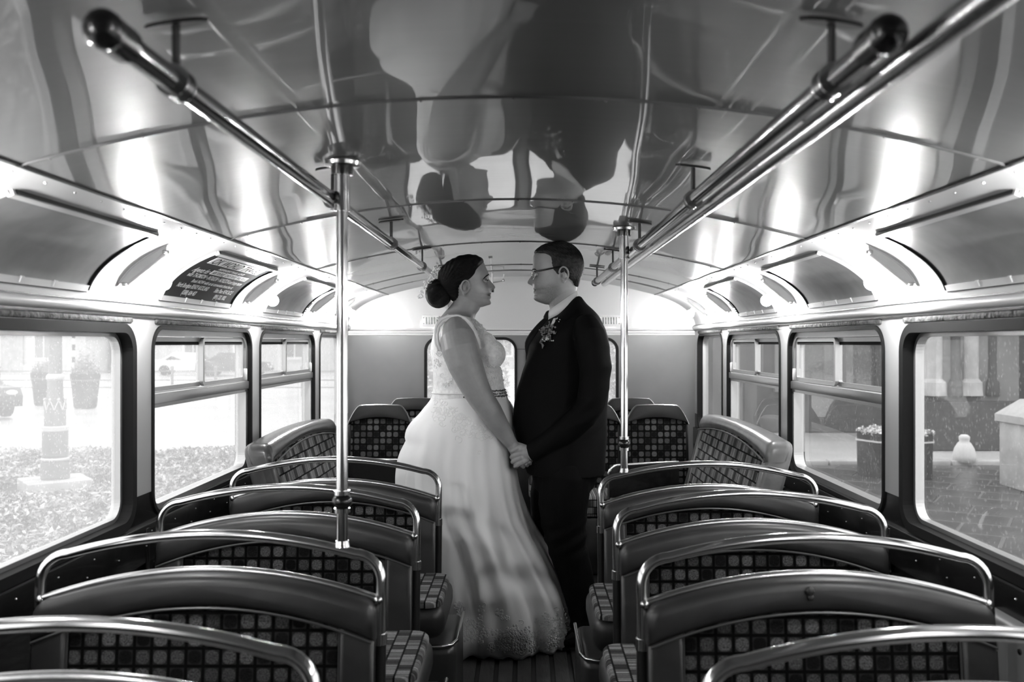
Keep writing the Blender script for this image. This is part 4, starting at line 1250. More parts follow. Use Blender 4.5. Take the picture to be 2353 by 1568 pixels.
# ------------------------------------------------------------------ the couple
DP = 3.95
def skin_mat(name, base):
    m = bpy.data.materials.new(name); g = NT(m); b = g.t.nodes['Principled BSDF']
    b.inputs['Roughness'].default_value = 0.46; b.inputs['Specular IOR Level'].default_value = 0.4
    a = g.n('ShaderNodeAttribute'); a.attribute_name = 'tone'
    s = g.n('ShaderNodeSeparateColor'); g.link(a.outputs['Color'], s.inputs[0])
    tc = g.n('ShaderNodeTexCoord'); no = g.n('ShaderNodeTexNoise'); no.inputs['Scale'].default_value = 35; no.inputs['Detail'].default_value = 5
    g.link(tc.outputs['Object'], no.inputs['Vector'])
    v = g.math('MULTIPLY', g.math('MULTIPLY', s.outputs[0], base), g.math('MULTIPLY_ADD', no.outputs['Fac'], 0.3, 0.85))
    g.link(g.grey(v), b.inputs['Base Color'])
    n2 = g.n('ShaderNodeTexNoise'); n2.inputs['Scale'].default_value = 400; n2.inputs['Detail'].default_value = 2
    g.link(tc.outputs['Object'], n2.inputs['Vector'])
    bu = g.n('ShaderNodeBump'); bu.inputs['Strength'].default_value = 0.12; bu.inputs['Distance'].default_value = 0.002
    g.link(n2.outputs['Fac'], bu.inputs['Height']); g.link(bu.outputs[0], b.inputs['Normal'])
    return m
def hair_mat(name, base, sc=(1, 1, 14), rough=0.45):
    m = mat(name, base, rough, spec=0.10, bump=(90, 0.5, 3, sc), vary=(60, 0.5))
    return m
M['skinf'] = skin_mat('skin_bride', 0.30)
M['skinm'] = skin_mat('skin_groom', 0.32)
M['hairf'] = hair_mat('dark_brown_hair', 0.006)
M['hairm'] = hair_mat('short_brown_hair', 0.028, (1, 1, 1), 0.5)
M['suit'] = mat('dark_suit_wool', 0.004, 0.75, spec=0.07, bump=(500, 0.06, 2))
M['trouser'] = mat('dark_trouser_wool', 0.0035, 0.75, spec=0.07, bump=(500, 0.06, 2))
M['tie'] = mat('dark_silk_tie', 0.006, 0.6, spec=0.2)
M['shirt'] = mat('white_shirt_cotton', 0.72, 0.7, bump=(200, 0.1, 2))
M['shoe'] = mat('black_polished_leather', 0.008, 0.15, coat=0.5)
M['tulle'] = mat('white_tulle_satin', 0.88, 0.55, bump=(7, 0.25, 3, (1, 1, 0.25)), sheen=0.2)
M['lace'] = mat('white_lace', 0.90, 0.7, bump=(70, 0.35, 4), vary=(55, 0.12))
M['lacetrim'] = mat('white_lace_cord', 0.82, 0.6)
M['belt'] = mat('beaded_belt', 0.16, 0.25, bump=(160, 1.0, 2), vary=(120, 0.7))
M['bead'] = mat('pearl_bead', 0.78, 0.2, coat=0.5)
M['petal'] = mat('dusty_petal', 0.20, 0.6, vary=(50, 0.4))
M['leafd'] = mat('boutonniere_leaf', 0.08, 0.5)
M['eyewhite'] = mat('eye_white', 0.45, 0.15, coat=0.6)
M['iris'] = mat('dark_iris', 0.02, 0.1, coat=0.6)
M['lens'] = glass_mat('spectacle_lens', 0.0, 0.0, 0.97)
M['frame_b'] = mat('black_spectacle_frame', 0.01, 0.2, coat=0.4)

def curve(pts, v):
    """smooth interpolation of (v, value) pairs"""
    pts = sorted(pts); xs = np.array([p[0] for p in pts], float); ys = np.array([p[1] for p in pts], float)
    n = len(xs)
    h = np.diff(xs); dl = np.diff(ys)/h
    m = np.zeros(n); m[0] = dl[0]; m[-1] = dl[-1]
    for i in range(1, n-1):
        m[i] = 0 if dl[i-1]*dl[i] <= 0 else 3*(h[i-1]+h[i])/((2*h[i]+h[i-1])/dl[i-1]+(h[i]+2*h[i-1])/dl[i])
    v = np.clip(np.asarray(v, float), xs[0], xs[-1])
    i = np.clip(np.searchsorted(xs, v)-1, 0, n-2)
    t = (v-xs[i])/h[i]
    return ys[i]*(2*t**3-3*t**2+1)+h[i]*m[i]*(t**3-2*t**2+t)+ys[i+1]*(-2*t**3+3*t**2)+h[i]*m[i+1]*(t**3-t**2)
def X_(u, d=DP): return (u-VPX)/FPX*d
def Z_(v, d=DP): return CAMZ-(v-VPY)/FPX*d
def spow(a, p): return np.sign(a)*np.abs(a)**p
def body_loft(lv, back, front, hw, seg=64, n=2.2, yc=DP, nlev=40, feat=None, levels=None):
    """stack of level sections: back/front in photo columns, hw half width in metres"""
    vs = levels if levels is not None else np.linspace(lv[0], lv[1], nlev)
    th = np.linspace(0, 2*pi, seg, endpoint=False)
    rings = []
    for v in vs:
        xb = X_(float(curve(back, v))); xf = X_(float(curve(front, v))); w = float(curve(hw, v))
        y0 = float(curve(yc, v)) if isinstance(yc, list) else yc
        xm = (xb+xf)/2; a = (xf-xb)/2
        c = np.cos(th); s = np.sin(th)
        x = xm+a*spow(c, 2/n); y = y0+w*spow(s, 2/n)
        z = np.full_like(x, Z_(v))
        P = np.stack([x, y, z], 1)
        if feat is not None: P = feat(P, v, c, s)
        rings.append(P)
    return rings

def head_shape(front, back, hw, nose, veye, xeye, sgn, lv, mouth, feat_scale=1.0, nwid=1.0):
    """sgn +1: face to +x, -1: face to -x"""
    def feat(P, v, c, s):
        x, y, z = P[:, 0].copy(), P[:, 1].copy(), P[:, 2].copy()
        yy = y-DP
        fr = np.clip(c*1.0, 0, 1)**0.5
        # nose
        nv = float(curve(nose, v)); sig = float(curve([(veye-14, 0.006), (veye, 0.0075), (mouth-24, 0.011), (mouth-12, 0.0155), (mouth-6, 0.014)], v))*nwid
        x += sgn*nv*0.0019*np.exp(-(yy/sig)**2)*fr
        # eye sockets, cheeks, mouth corners, brow
        x -= sgn*0.010*(np.exp(-((np.abs(yy)-0.032)/0.013)**2)*np.exp(-((v-veye)/4.8)**2))*fr
        x += sgn*0.005*(np.exp(-((np.abs(yy)-0.040)/0.016)**2)*np.exp(-((v-(veye+20))/9.0)**2))*fr
        x -= sgn*0.004*(np.exp(-((np.abs(yy)-0.028)/0.006)**2)*np.exp(-((v-mouth)/3.5)**2))*fr
        x += sgn*0.003*(np.exp(-((np.abs(yy)-0.030)/0.018)**2)*np.exp(-((v-(veye-9))/3.5)**2))*fr
        return np.stack([x, y, z], 1)
    # section angle 0 points to the face when sgn>0; for sgn<0 swap
    if sgn > 0: b, f = back, front
    else: b, f = back, front
    vs = np.linspace(lv[0], lv[1], 110)
    th = np.linspace(0, 2*pi, 120, endpoint=False)
    rings = []
    for v in vs:
        xb = X_(float(curve(b, v))); xf = X_(float(curve(f, v))); w = float(curve(hw, v))
        xm = (xb+xf)/2; a = (xf-xb)/2      # signed
        c = np.cos(th); s = np.sin(th)
        n = np.where(c > 0, 2.35, 2.1)
        x = xm+a*spow(c, 2/n); y = DP+w*spow(s, 2/2.15)
        P = np.stack([x, y, np.full_like(x, Z_(v))], 1)
        rings.append(feat(P, v, c, s))
    if sgn < 0: rings = [r[::-1] for r in rings]
    return rings
def ear(mb, u, v, side, sgn, yh, L=0.060, tilt=0.2):
    """simple ear: rim, lobe, concha; side -1 = towards the camera"""
    c = Vector((X_(u), DP+side*yh, Z_(v)))
    def loc(a, b, o):   # a forward, b up, o outwards
        ca_, sa_ = cos(tilt), sin(tilt)
        return c+Vector((sgn*(a*ca_+b*-sa_), side*o, a*sa_+b*ca_))
    rim = []
    for k in range(17):
        q = k/16; ang = radians(20+q*235)
        rr = 0.5*L*(1.0 if q < 0.6 else 1.0-0.25*(q-0.6)/0.4)
        rim.append(loc(-0.002+0.62*rr*cos(ang)-0.002, rr*sin(ang)+0.002, 0.010+0.006*sin(pi*q)))
    mb.rtube(rim, [0.0042]*17, 10)
    mb.rtube([loc(0.006, -0.012, 0.004), loc(-0.004, -0.024, 0.008), loc(0.0, -0.030, 0.006)], [0.006, 0.0072, 0.006], 10)
    mb.rtube([loc(0.010, 0.012, 0.002), loc(0.012, 0.0, 0.004), loc(0.009, -0.012, 0.004)], [0.005, 0.0055, 0.006], 8)
    mb.rtube([loc(-0.006, 0.015, 0.006), loc(-0.009, 0.0, 0.008), loc(-0.004, -0.013, 0.006)], [0.0035, 0.004, 0.0035], 8)
    p = loc(-0.003, 0.0, 0.0)
    mb.ball(p, (0.55*0.5*L, 0.008, 0.46*L), 14, 10)
def finger(mb, pts, r0, r1):
    n = len(pts); mb.rtube(pts, [r0+(r1-r0)*k/(n-1) for k in range(n)], 10)

def set_tone(me, fn):
    co = vcos(me)
    t = fn(co[:, 0], co[:, 1], co[:, 2])
    at_ = me.attributes.new('tone', 'FLOAT_COLOR', 'POINT')
    a = np.ones((len(co), 4), dtype=np.float32); a[:, 0] = t; a[:, 1] = t; a[:, 2] = t
    at_.data.foreach_set('color', a.ravel())

def lid(ec, sgn, m, parent, openup):
    """upper and lower eyelid: two bowls of skin over the eyeball"""
    for lo, hi in ((radians(openup), radians(88)), (radians(-88), radians(-20))):
        mb = MB(); vs = []; fs = []; na, nb_ = 17, 7
        for R in (0.0128, 0.0112):
            for j in range(nb_):
                el = lo+(hi-lo)*j/(nb_-1)
                for i in range(na):
                    az = radians(-100+200*i/(na-1))
                    vs.append(ec+Vector((sgn*R*cos(el)*cos(az), R*cos(el)*sin(az), R*sin(el))))
        n = na*nb_
        for j in range(nb_-1):
            for i in range(na-1):
                a = j*na+i; fs.append((a, a+1, a+na+1, a+na)); fs.append((n+a, n+a+na, n+a+na+1, n+a+1))
        rim = list(range(na))+[j*na+na-1 for j in range(1, nb_)]+[(nb_-1)*na+i for i in range(na-2, -1, -1)]+[j*na for j in range(nb_-2, 0, -1)]
        for a, b in zip(rim, rim[1:]+rim[:1]): fs.append((a, a+n, b+n, b))
        mb.add(vs, fs); o = child(mb, 'eyelid', m, parent)
        set_tone(o.data, lambda x, y, z: np.full_like(x, 0.72))

# ================= bride
BR = empty('person', (X_(1085), DP, 0.0), label='woman in white lace wedding gown with dark pinned-up hair, holding hands, facing right', cat='person')
def child(mb, name, mats, parent, smooth=180):
    o = mb.build(name, mats, parent, smooth)
    o.matrix_parent_inverse = Matrix.Translation(-Vector(parent.location))
    return o
mb = MB()
b_front = [(589, 1080), (594, 1100), (600, 1110), (610, 1114.5), (620, 1119), (628, 1122.6), (633, 1123.6), (638, 1122.6), (643, 1121.2), (650, 1121.5), (658, 1124), (664, 1126.6), (668, 1127.6), (672, 1129.2), (675.5, 1128.8), (678, 1126.2), (681, 1128.2), (684.5, 1128.4), (688, 1125.6), (691, 1126.2), (696, 1128.3), (699.5, 1127.2), (703, 1117), (706, 1108)]
b_back = [(589, 1062), (594, 1044), (602, 1032), (612, 1024), (625, 1019), (640, 1018), (655, 1022), (668, 1032), (680, 1042), (690, 1050), (700, 1064), (706, 1080)]
b_hw = [(589, 0.02), (593, 0.040), (600, 0.056), (612, 0.068), (628, 0.0735), (645, 0.073), (660, 0.069), (672, 0.062), (684, 0.052), (694, 0.041), (700, 0.030), (706, 0.012)]
b_nose = [(632, 0), (637, 1.2), (641, 2.6), (645, 5.6), (649, 9.0), (653, 11.6), (657, 13.2), (660.5, 13.4), (663, 11.5), (666, 6.0), (669, 0.8), (672, 0)]
mb.loft(head_shape(b_front, b_back, b_hw, b_nose, 646, 1121, 1, (589, 706), 678))
ear(mb, 1073, 664, -1, 1, 0.066, 0.058, -0.25); ear(mb, 1073, 664, 1, 1, 0.066, 0.058, -0.25)
# neck and upper chest, waist (hidden by the dress)
nb = [(680, 1046), (692, 1042), (702, 1036), (712, 1027), (720, 1020), (728, 1014), (738, 1007), (755, 1001), (775, 998), (800, 1000), (850, 1006), (895, 1012), (950, 990), (1000, 985)]
nf = [(680, 1098), (692, 1100), (702, 1104), (710, 1102), (718, 1097), (726, 1092), (734, 1091), (742, 1095), (752, 1101), (770, 1110), (800, 1118), (850, 1135), (895, 1146), (950, 1150), (1000, 1150)]
nw = [(680, 0.048), (692, 0.049), (702, 0.050), (712, 0.054), (720, 0.064), (728, 0.095), (738, 0.145), (755, 0.172), (775, 0.172), (800, 0.155), (850, 0.135), (895, 0.122), (950, 0.16), (1000, 0.15)]
mb.loft(body_loft((680, 1000), nb, nf, nw, 56, 2.2, nlev=60))
for sd in (-1, 1):       # arms; -1 is the near one
    A = [(1050, 762, .150, .066), (1052, 778, .180, .076), (1058, 802, .196, .079), (1069, 838, .203, .073), (1087, 880, .203, .063), (1100, 906, .200, .057), (1110, 922, .195, .054), (1128, 948, .186, .050), (1148, 980, .170, .042), (1166, 1007, .155, .032), (1174, 1019, .148, .0275)]
    pts = []; rs = []
    for u, v, o, r in A:
        d = DP+sd*o
        if sd < 0: pts.append(at(u, v, d))
        else:
            q = at(u, v, DP-o); pts.append(Vector((q.x, d, q.z)))
        rs.append(r)
    mb.rtube(pts, rs, 28)
    w = pts[-1]
    dr = (pts[-1]-pts[-2]).normalized()
    dn = Vector((0.62, 0, -0.78))
    # palm and fingers, curled inside his hand
    pc = w+dn*0.045
    mb.rtube([w+dn*0.005, w+dn*0.025, w+dn*0.065, w+dn*0.080], [0.026, 0.029, 0.030, 0.024], 16)
    for k in range(4):
        off = Vector((0.78, 0, 0.62))*(0.026-0.0165*k)
        b0 = w+dn*0.078+off
        l = (0.030, 0.034, 0.032, 0.026)[k]
        yv = Vector((0, -sd*1, 0))
        finger(mb, [b0, b0+dn*l, b0+dn*(l+0.012)+yv*0.022, b0+dn*(l*0.6)+yv*0.038], 0.0088, 0.007)
    t0 = w+dn*0.025+Vector((0.5, 0, 0.4))*0.035
    finger(mb, [t0, t0+Vector((0.035, -sd*0.01, -0.012)), t0+Vector((0.058, -sd*0.012, -0.030))], 0.0105, 0.0075)
# legs under the gown
for sd in (-1, 1):
    mb.rtube([(X_(1075), DP+sd*0.085, 0.92), (X_(1085), DP+sd*0.09, 0.50), (X_(1080), DP+sd*0.09, 0.11)], [0.085, 0.058, 0.038], 14)
    mb.rtube([(X_(1070), DP+sd*0.09, 0.045), (X_(1130), DP+sd*0.09, 0.03)], [0.035, 0.028], 12)
body = child(mb, 'body', M['skinf'], BR)
remesh(body, 0.0026, 2, 0.5)
def tone_b(x, y, z):
    yy = np.abs(y-DP); u = x/DP*FPX+VPX; v = (CAMZ-z)/DP*FPX+VPY
    t = np.ones_like(x)
    lip = np.exp(-((v-678)/5.6)**4)*np.exp(-(yy/0.031)**6)*(u > 1113.5)
    t -= 0.45*lip
    t -= 0.55*np.exp(-((v-(678+np.clip(u-1112, 0, 20)*0.12))/1.2)**2)*np.exp(-(yy/0.034)**6)*(u > 1110)
    sock = np.exp(-((v-645)/4.0)**2)*np.exp(-((yy-0.033)/0.014)**2)*(u > 1105)
    t -= 0.25*sock
    t -= 0.5*np.exp(-((v-665)/2.2)**2)*np.exp(-((yy-0.008)/0.004)**2)*(u > 1122)
    t -= 0.6*np.exp(-((u-1075.5)/2.6)**2-((v-665)/5.5)**2)*(yy > 0.05)+0.35*np.exp(-((u-1070)/2.2)**2-((v-656)/4.0)**2)*(yy > 0.05)  # shade in the ear hollows, painted into the skin tone
    t += 0.16*np.exp(-((u-1108)/12)**2-((v-664)/9)**2)
    return np.clip(t, 0.15, 1.2)
set_tone(body.data, tone_b)
def bvh_of(o):
    me = o.data
    return BVHTree.FromPolygons([v.co[:] for v in me.vertices], [tuple(p.vertices) for p in me.polygons])
def near_pt(bvh, u, v, off=0.003, d0=3.0):
    """point on the camera-side surface of a body part"""
    o = at(u, v, d0); dr = (at(u, v, 5.0)-o).normalized()
    h = bvh.ray_cast(o, dr, 3.0)
    if h[0] is None: return None
    return h[0]+h[1]*off if h[1].dot(dr) < 0 else h[0]-h[1]*off
bd_bvh = bvh_of(body)
# eyes, brows, lashes
for sd in (-1, 1):
    ec = Vector((X_(1114.2), DP+sd*0.030, Z_(646)))
    mb = MB(); mb.ball(ec, 0.0116, 14, 10); e = child(mb, 'eye', M['eyewhite'], BR)
    lid(ec, 1, M['skinf'], BR, 8)
    mb = MB(); mb.ball(ec+Vector((0.0092, sd*0.0, -0.0002)), (0.0034, 0.0056, 0.0056), 12, 8); child(mb, 'iris', M['iris'], BR)
    mb = MB()
    mb.rtube([ec+Vector(((0.0130+0.003*(1-abs(q)))*cos(q*1.35), (0.0130+0.003*(1-abs(q)))*sin(q*1.35), 0.0014-0.0012*q*q)) for q in np.linspace(-1, 1, 11)], [0.0016]*11, 6)
    child(mb, 'eyelashes', M['hairf'], BR)
    q = [near_pt(bd_bvh, u, v, 0.0006) for u, v in ((1122.6, 631.5), (1120.3, 632.6), (1117.4, 634.4), (1114, 637.2), (1110.5, 640.8))]
    q = [Vector((p.x, DP+sd*abs(p.y-DP), p.z)) for p in q if p is not None]
    mb = MB(); mb.rtube(q, [0.0026, 0.0030, 0.0028, 0.0024, 0.0014][:len(q)], 8); child(mb, 'eyebrow', M['hairf'], BR)
# hair: swept back cap, bun, loose strands
mb = MB()
hb_ = [(585.5, 1070), (588, 1057), (593, 1046), (600, 1032), (608, 1022), (616, 1014), (630, 1007), (645, 1006), (660, 1012), (675, 1024), (686, 1034), (693, 1040)]
hf_ = [(585.5, 1088), (588, 1098), (593, 1106.5), (600, 1112), (606, 1111), (614, 1109), (624, 1107.5), (632, 1105.5), (641, 1102.5), (648, 1094), (653, 1082), (660, 1067), (668, 1062), (676, 1059), (686, 1055), (693, 1048)]
hw_ = [(585.5, 0.022), (588, 0.040), (593, 0.056), (600, 0.067), (612, 0.0775), (628, 0.0815), (645, 0.080), (655, 0.076), (668, 0.068), (680, 0.056), (693, 0.034)]
mb.loft(body_loft((585.5, 693), hb_, hf_, hw_, 64, 2.9, nlev=60))
hair = child(mb, 'hair', M['hairf'], BR)
remesh(hair, 0.0035, 3)
c = vcos(hair.data); nrm = vnormals(hair.data)
# combed-back locks: shallow ridges running from the hairline to the bun
ang_ = np.arctan2(c[:, 2]-Z_(672), -(c[:, 0]-X_(1010)))
w = np.sin(ang_*46+np.sin(c[:, 0]*60)*0.8+c[:, 1]*40)
set_vcos(hair.data, c+nrm*(w*0.0010)[:, None])
mb = MB()
bc_ = Vector((X_(1008.5), DP-0.005, Z_(675)))
mb.ball(bc_, (0.050, 0.056, 0.058), 20, 14)
for k, (r, o, tl) in enumerate(((0.036, -0.030, 0.2), (0.042, 0.0, -0.4), (0.030, -0.042, 0.9), (0.040, 0.028, 0.3), (0.036, 0.01, 1.2))):
    pts = []
    for q in range(24):
        a = 2*pi*q/24
        p = Vector((r*cos(a), o+0.008*sin(2*a), r*1.15*sin(a))); p.rotate(Matrix.Rotation(tl*0.4, 3, 'X')); pts.append(bc_+p)
    mb.tube(pts, 0.019, 10, closed=True)
bun = child(mb, 'hair_bun', M['hairf'], BR); remesh(bun, 0.004, 1)
mb = MB()
for k in range(7):
    u0 = 1036+k*0.8; v0 = 690+k*1.2
    mb.tube([(X_(u0), DP-0.045+k*0.005, Z_(v0)), (X_(u0-4-k*0.7), DP-0.05+k*0.005, Z_(v0+8)), (X_(u0-14+k*1.1), DP-0.05+k*0.004, Z_(v0+18))], [0.0009, 0.0008, 0.0004], 5)
tag(child(mb, 'loose_strands', M['hairf'], BR), kind='stuff')
# pearl hair vine down the back of the head
r_ = random.Random(5); mb = MB()
path = [(1010, 612), (1003, 622), (998, 634), (990, 645), (981, 655), (975, 667), (972, 680), (970, 686)]
for k in range(90):
    q = r_.random()*(len(path)-1); i = int(q); f = q-i
    u = path[i][0]*(1-f)+path[min(i+1, 7)][0]*f+r_.gauss(0, 3.2); v = path[i][1]*(1-f)+path[min(i+1, 7)][1]*f+r_.gauss(0, 3.0)
    mb.ball((X_(u), DP-0.052+r_.gauss(0, 0.010), Z_(v)), r_.choice((0.0022, 0.003, 0.0042)), 8, 6)
for k in range(26):
    q = r_.random()*(len(path)-1); i = int(q); f = q-i
    u = path[i][0]*(1-f)+path[min(i+1, 7)][0]*f; v = path[i][1]*(1-f)+path[min(i+1, 7)][1]*f
    mb.tube([(X_(u), DP-0.045, Z_(v)), (X_(u-5+r_.gauss(0, 2)), DP-0.055, Z_(v+r_.gauss(0, 4)))], 0.0009, 5)
tag(child(mb, 'pearl_hair_vine', M['bead'], BR), 'spray of small white pearls and buds pinned beside the bun', kind='stuff')

# gown: lace bodice
mb = MB()
bb = [(724, 1026), (728, 1018), (734, 1012), (741, 1006), (757, 1000), (775, 995), (806, 990), (830, 993), (850, 995.5), (880, 996), (905, 994), (915, 992)]
bf = [(724, 1066), (728, 1084), (734, 1093), (741, 1100), (748, 1107), (768, 1118), (790, 1122), (820, 1128), (846, 1151), (866, 1155), (890, 1159), (905, 1162), (915, 1166)]
bw = [(724, 0.075), (728, 0.105), (734, 0.142), (741, 0.167), (757, 0.188), (775, 0.188), (800, 0.174), (830, 0.158), (860, 0.146), (890, 0.136), (915, 0.138)]
mb.loft(body_loft((724, 915), bb, bf, bw, 64, 2.2, nlev=60))
for sd in (-1, 1):
    mb.ball((X_(1120), DP+sd*0.068, Z_(815)), (0.080, 0.074, 0.072), 26, 18)
    mb.ball((X_(1110), DP+sd*0.072, Z_(796)), (0.062, 0.066, 0.066), 22, 16)
bod = child(mb, 'gown_bodice', M['lace'], BR); remesh(bod, 0.004, 5)
bb_bvh = bvh_of(bod)
# armhole edging
mb = MB()
P_ = [at(u, v, d) for u, v, d in ((1014, 806, 3.765), (1007, 790, 3.755), (1005, 770, 3.755), (1008, 752, 3.765), (1019, 738, 3.78), (1034, 731.5, 3.79), (1050, 730.5, 3.79), (1066, 736, 3.78), (1079, 748, 3.768), (1090, 765, 3.758), (1098, 785, 3.758), (1101, 802, 3.77))]
rr = random.Random(2)
PP = []
for a, b in zip(P_, P_[1:]):
    for q in range(4): PP.append(a.lerp(b, q/4))
PP.append(P_[-1])
mb.tube(PP, [0.0068+0.0008*sin(k*1.9) for k in range(len(PP))], 8)
mb.tube([p+Vector((-0.010 if k < len(PP)*0.45 else 0.004, 0.004, 0.008 if 8 < k < 34 else 0.0)) for k, p in enumerate(PP)], [0.0070+0.0008*sin(k*2.3) for k in range(len(PP))], 8)
child(mb, 'armhole_lace', M['lacetrim'], BR)
mb = MB()
for u, v in [(1012+q*6.4, 727-3*sin(q*0.25)+max(q-6, 0)*3.2) for q in range(15)]:
    p = near_pt(bb_bvh, u, v+6, 0.002)
    if p is None: continue
    for k in range(5): mb.ball(p+Vector((rr.gauss(0, 0.006), rr.gauss(0, 0.003), rr.gauss(0, 0.004))), rr.uniform(0.003, 0.006), 6, 5)
for k in range(60):
    q = rr.random(); u = 1068+q*46+rr.gauss(0, 3); v = 737+q*q*26+rr.gauss(0, 4)
    p = near_pt(bb_bvh, u, v, 0.002)
    if p is not None: mb.ball(p, (rr.uniform(0.003, 0.006), 0.0018, rr.uniform(0.003, 0.006)), 7, 5)
tag(child(mb, 'neckline_lace', M['lacetrim'], BR), kind='stuff')
# beaded belt
rings = body_loft((896, 908), [(896, 994), (908, 992)], [(896, 1160.5), (908, 1164)], [(896, 0.141), (908, 0.144)], 96, 2.2, nlev=3)
mb = MB(); r2 = random.Random(4)
for k in list(range(0, 26))+list(range(71, 96)):       # beads over the front only, the ties run round plain
    for j in range(3):
        for q in range(2):
            p = rings[j][k]*(1-q*0.5)+rings[j][(k+1) % 96]*q*0.5
            mb.ball((p[0]+r2.gauss(0, 0.001), p[1], p[2]+r2.gauss(0, 0.0012)), r2.uniform(0.0028, 0.0042), 6, 5)
child(mb, 'beaded_belt', M['belt'], BR, 40)
mb = MB(); mb.tube([tuple(p) for p in rings[1]], 0.003, 6, closed=True); child(mb, 'waist_ribbon', M['lacetrim'], BR)
# skirt
kb_ = [(905, 994), (916, 990), (926, 983), (938, 973), (950, 963), (962, 951), (976, 938), (990, 931), (1003, 929), (1012, 931), (1022, 926), (1040, 918), (1060, 913), (1100, 910), (1180, 920), (1228, 942), (1300, 946), (1420, 952), (1475, 958)]
kf_ = [(905, 1163), (918, 1168), (932, 1173), (955, 1178), (1000, 1181), (1050, 1184), (1110, 1194), (1180, 1216), (1260, 1260), (1320, 1291), (1390, 1318), (1430, 1326), (1475, 1322)]
kw_ = [(905, 0.140), (930, 0.172), (960, 0.205), (1000, 0.232), (1060, 0.255), (1150, 0.272), (1300, 0.285), (1420, 0.292), (1475, 0.280)]
seg = 200; th = np.linspace(0, 2*pi, seg, endpoint=False)
rings = []
for v in np.linspace(905, 1470, 70):
    q = (v-905)/565.0
    xb = X_(float(curve(kb_, v))); xf = X_(float(curve(kf_, v))); w = float(curve(kw_, v))
    A = 0.030*min(q*1.5, 1)**1.2
    f = 0.5*np.sin(9*th+0.9*sin(3*q)+0.6)+0.35*np.sin(15*th-1.3*q+2.0)+0.25*np.sin(23*th+2.2*q)
    f = A*(f-0.75)
    lump = 0.010*np.sin(3*th+12*q)*np.sin(pi*q)
    nx = np.cos(th); ny = np.sin(th)
    x = (xb+xf)/2+((xf-xb)/2)*nx+(f*0.8+lump)*nx*(0.35+0.65*np.abs(ny)); y = DP+0.01+(w+f+lump)*ny
    hem = 0.0
    z = np.full_like(x, Z_(v))
    if v > 1440:
        z = z+0.010*np.sin(th*26)*(v-1440)/30.0
    z = np.maximum(z, 0.004)
    rings.append(np.stack([x, y, z], 1))
mb = MB(); mb.loft(rings)
skirt = child(mb, 'gown_skirt', M['tulle'], BR); sk_bvh = bvh_of(skirt)
# lace motifs sewn on: curls over the hip, flowers along the hem and bodice
def curl(mb, bvh, u, v, s, r, rr, off=0.0002):
    a0 = rr.uniform(0, 2*pi); sg = rr.choice((-1, 1)); pts = []
    for k in range(14):
        q = k/13; a = a0+sg*q*4.6; rad = s*(1-0.75*q)
        p = near_pt(bvh, u+rad*cos(a), v+rad*sin(a), off)
        if p is None: return
        if pts and (p-pts[-1]).length > 0.03: return
        pts.append(p)
    mb.tube(pts, [r*0.8]*len(pts), 6)
def flower(mb, bvh, u, v, s, rr, off=0.001):
    c = near_pt(bvh, u, v, off)
    if c is None: return
    for k in range(5):
        a = 2*pi*k/5+rr.random(); p = near_pt(bvh, u+s*cos(a), v+s*sin(a), off)
        if p is None or (p-c).length > 0.04: continue
        mb.ball(p, (s*0.00105, 0.0016, s*0.00105), 8, 5)
    mb.ball(c, 0.003, 6, 5)
rr = random.Random(9)
mb = MB()
for k in range(130):
    t = rr.random(); u = 996+t*128+rr.gauss(0, 5); v = 926+t*70+rr.gauss(0, 20)
    if v > 1.05*(u-1004)*0.62+912: curl(mb, sk_bvh, u, v, rr.uniform(5, 10), 0.0016, rr)
for k in range(240):
    t = rr.random(); u = 1040+t*285; base = 1500-40*(abs(u-1190)/140)**2 if u > 1050 else 1470
    v = base-abs(rr.gauss(0, 20))-(8 if u > 1280 else 0)-(rr.random()**3)*60
    if rr.random() < 0.5: curl(mb, sk_bvh, u, v, rr.uniform(4, 9), 0.0022, rr)
    else: flower(mb, sk_bvh, u, v, rr.uniform(4, 7), rr)
tag(child(mb, 'lace_motifs', M['lacetrim'], BR), 'raised lace curls and flowers at hip and hem', kind='stuff')
mb = MB()
for k in range(80):
    u = rr.uniform(1000, 1155); v = rr.uniform(750, 890)
    if rr.random() < 0.6: curl(mb, bb_bvh, u, v, rr.uniform(4, 9), 0.0013, rr, 0.0008)
    else: flower(mb, bb_bvh, u, v, rr.uniform(3, 5), rr, 0.0006)
for k in range(60):
    u = 1108+rr.random()*46; v = 848+2*sin(u*0.3)+rr.gauss(0, 3)+(1150-u)*0.06
    flower(mb, bb_bvh, u, v, rr.uniform(2.5, 4), rr, 0.0008)
tag(child(mb, 'bodice_motifs', M['lacetrim'], BR), kind='stuff')

# ================= groom
GR = empty('person', (X_(1310), DP, 0.0), label='man in dark suit and glasses with short brown hair, holding hands, facing left', cat='person')
mb = MB()
g_front = [(559, 1275), (563, 1256), (570, 1242), (578, 1233), (588, 1226), (598, 1224.5), (611, 1224.5), (618, 1223.6), (623, 1224), (630, 1226.5), (638, 1227.5), (648, 1226.8), (655, 1224.4), (660, 1224.3), (664, 1225), (667, 1227.6), (670, 1226), (673.5, 1226), (677, 1228.2), (682, 1226.4), (686, 1226), (691, 1230), (696, 1241), (700, 1254)]
g_back = [(559, 1298), (563, 1312), (570, 1322), (580, 1330), (592, 1336), (608, 1338.5), (625, 1337), (640, 1331.5), (652, 1327), (662, 1322), (672, 1315), (684, 1305), (694, 1292), (700, 1280)]
g_hw = [(559, 0.022), (563, 0.043), (570, 0.058), (580, 0.069), (595, 0.0775), (612, 0.0805), (630, 0.079), (645, 0.0765), (660, 0.071), (672, 0.064), (682, 0.055), (690, 0.045), (696, 0.032), (700, 0.016)]
g_nose = [(622, 0), (628, 1.2), (632, 5.0), (638, 9.6), (644, 13.4), (648, 15.0), (651, 13.8), (654, 8.0), (657, 2.0), (660, 0)]
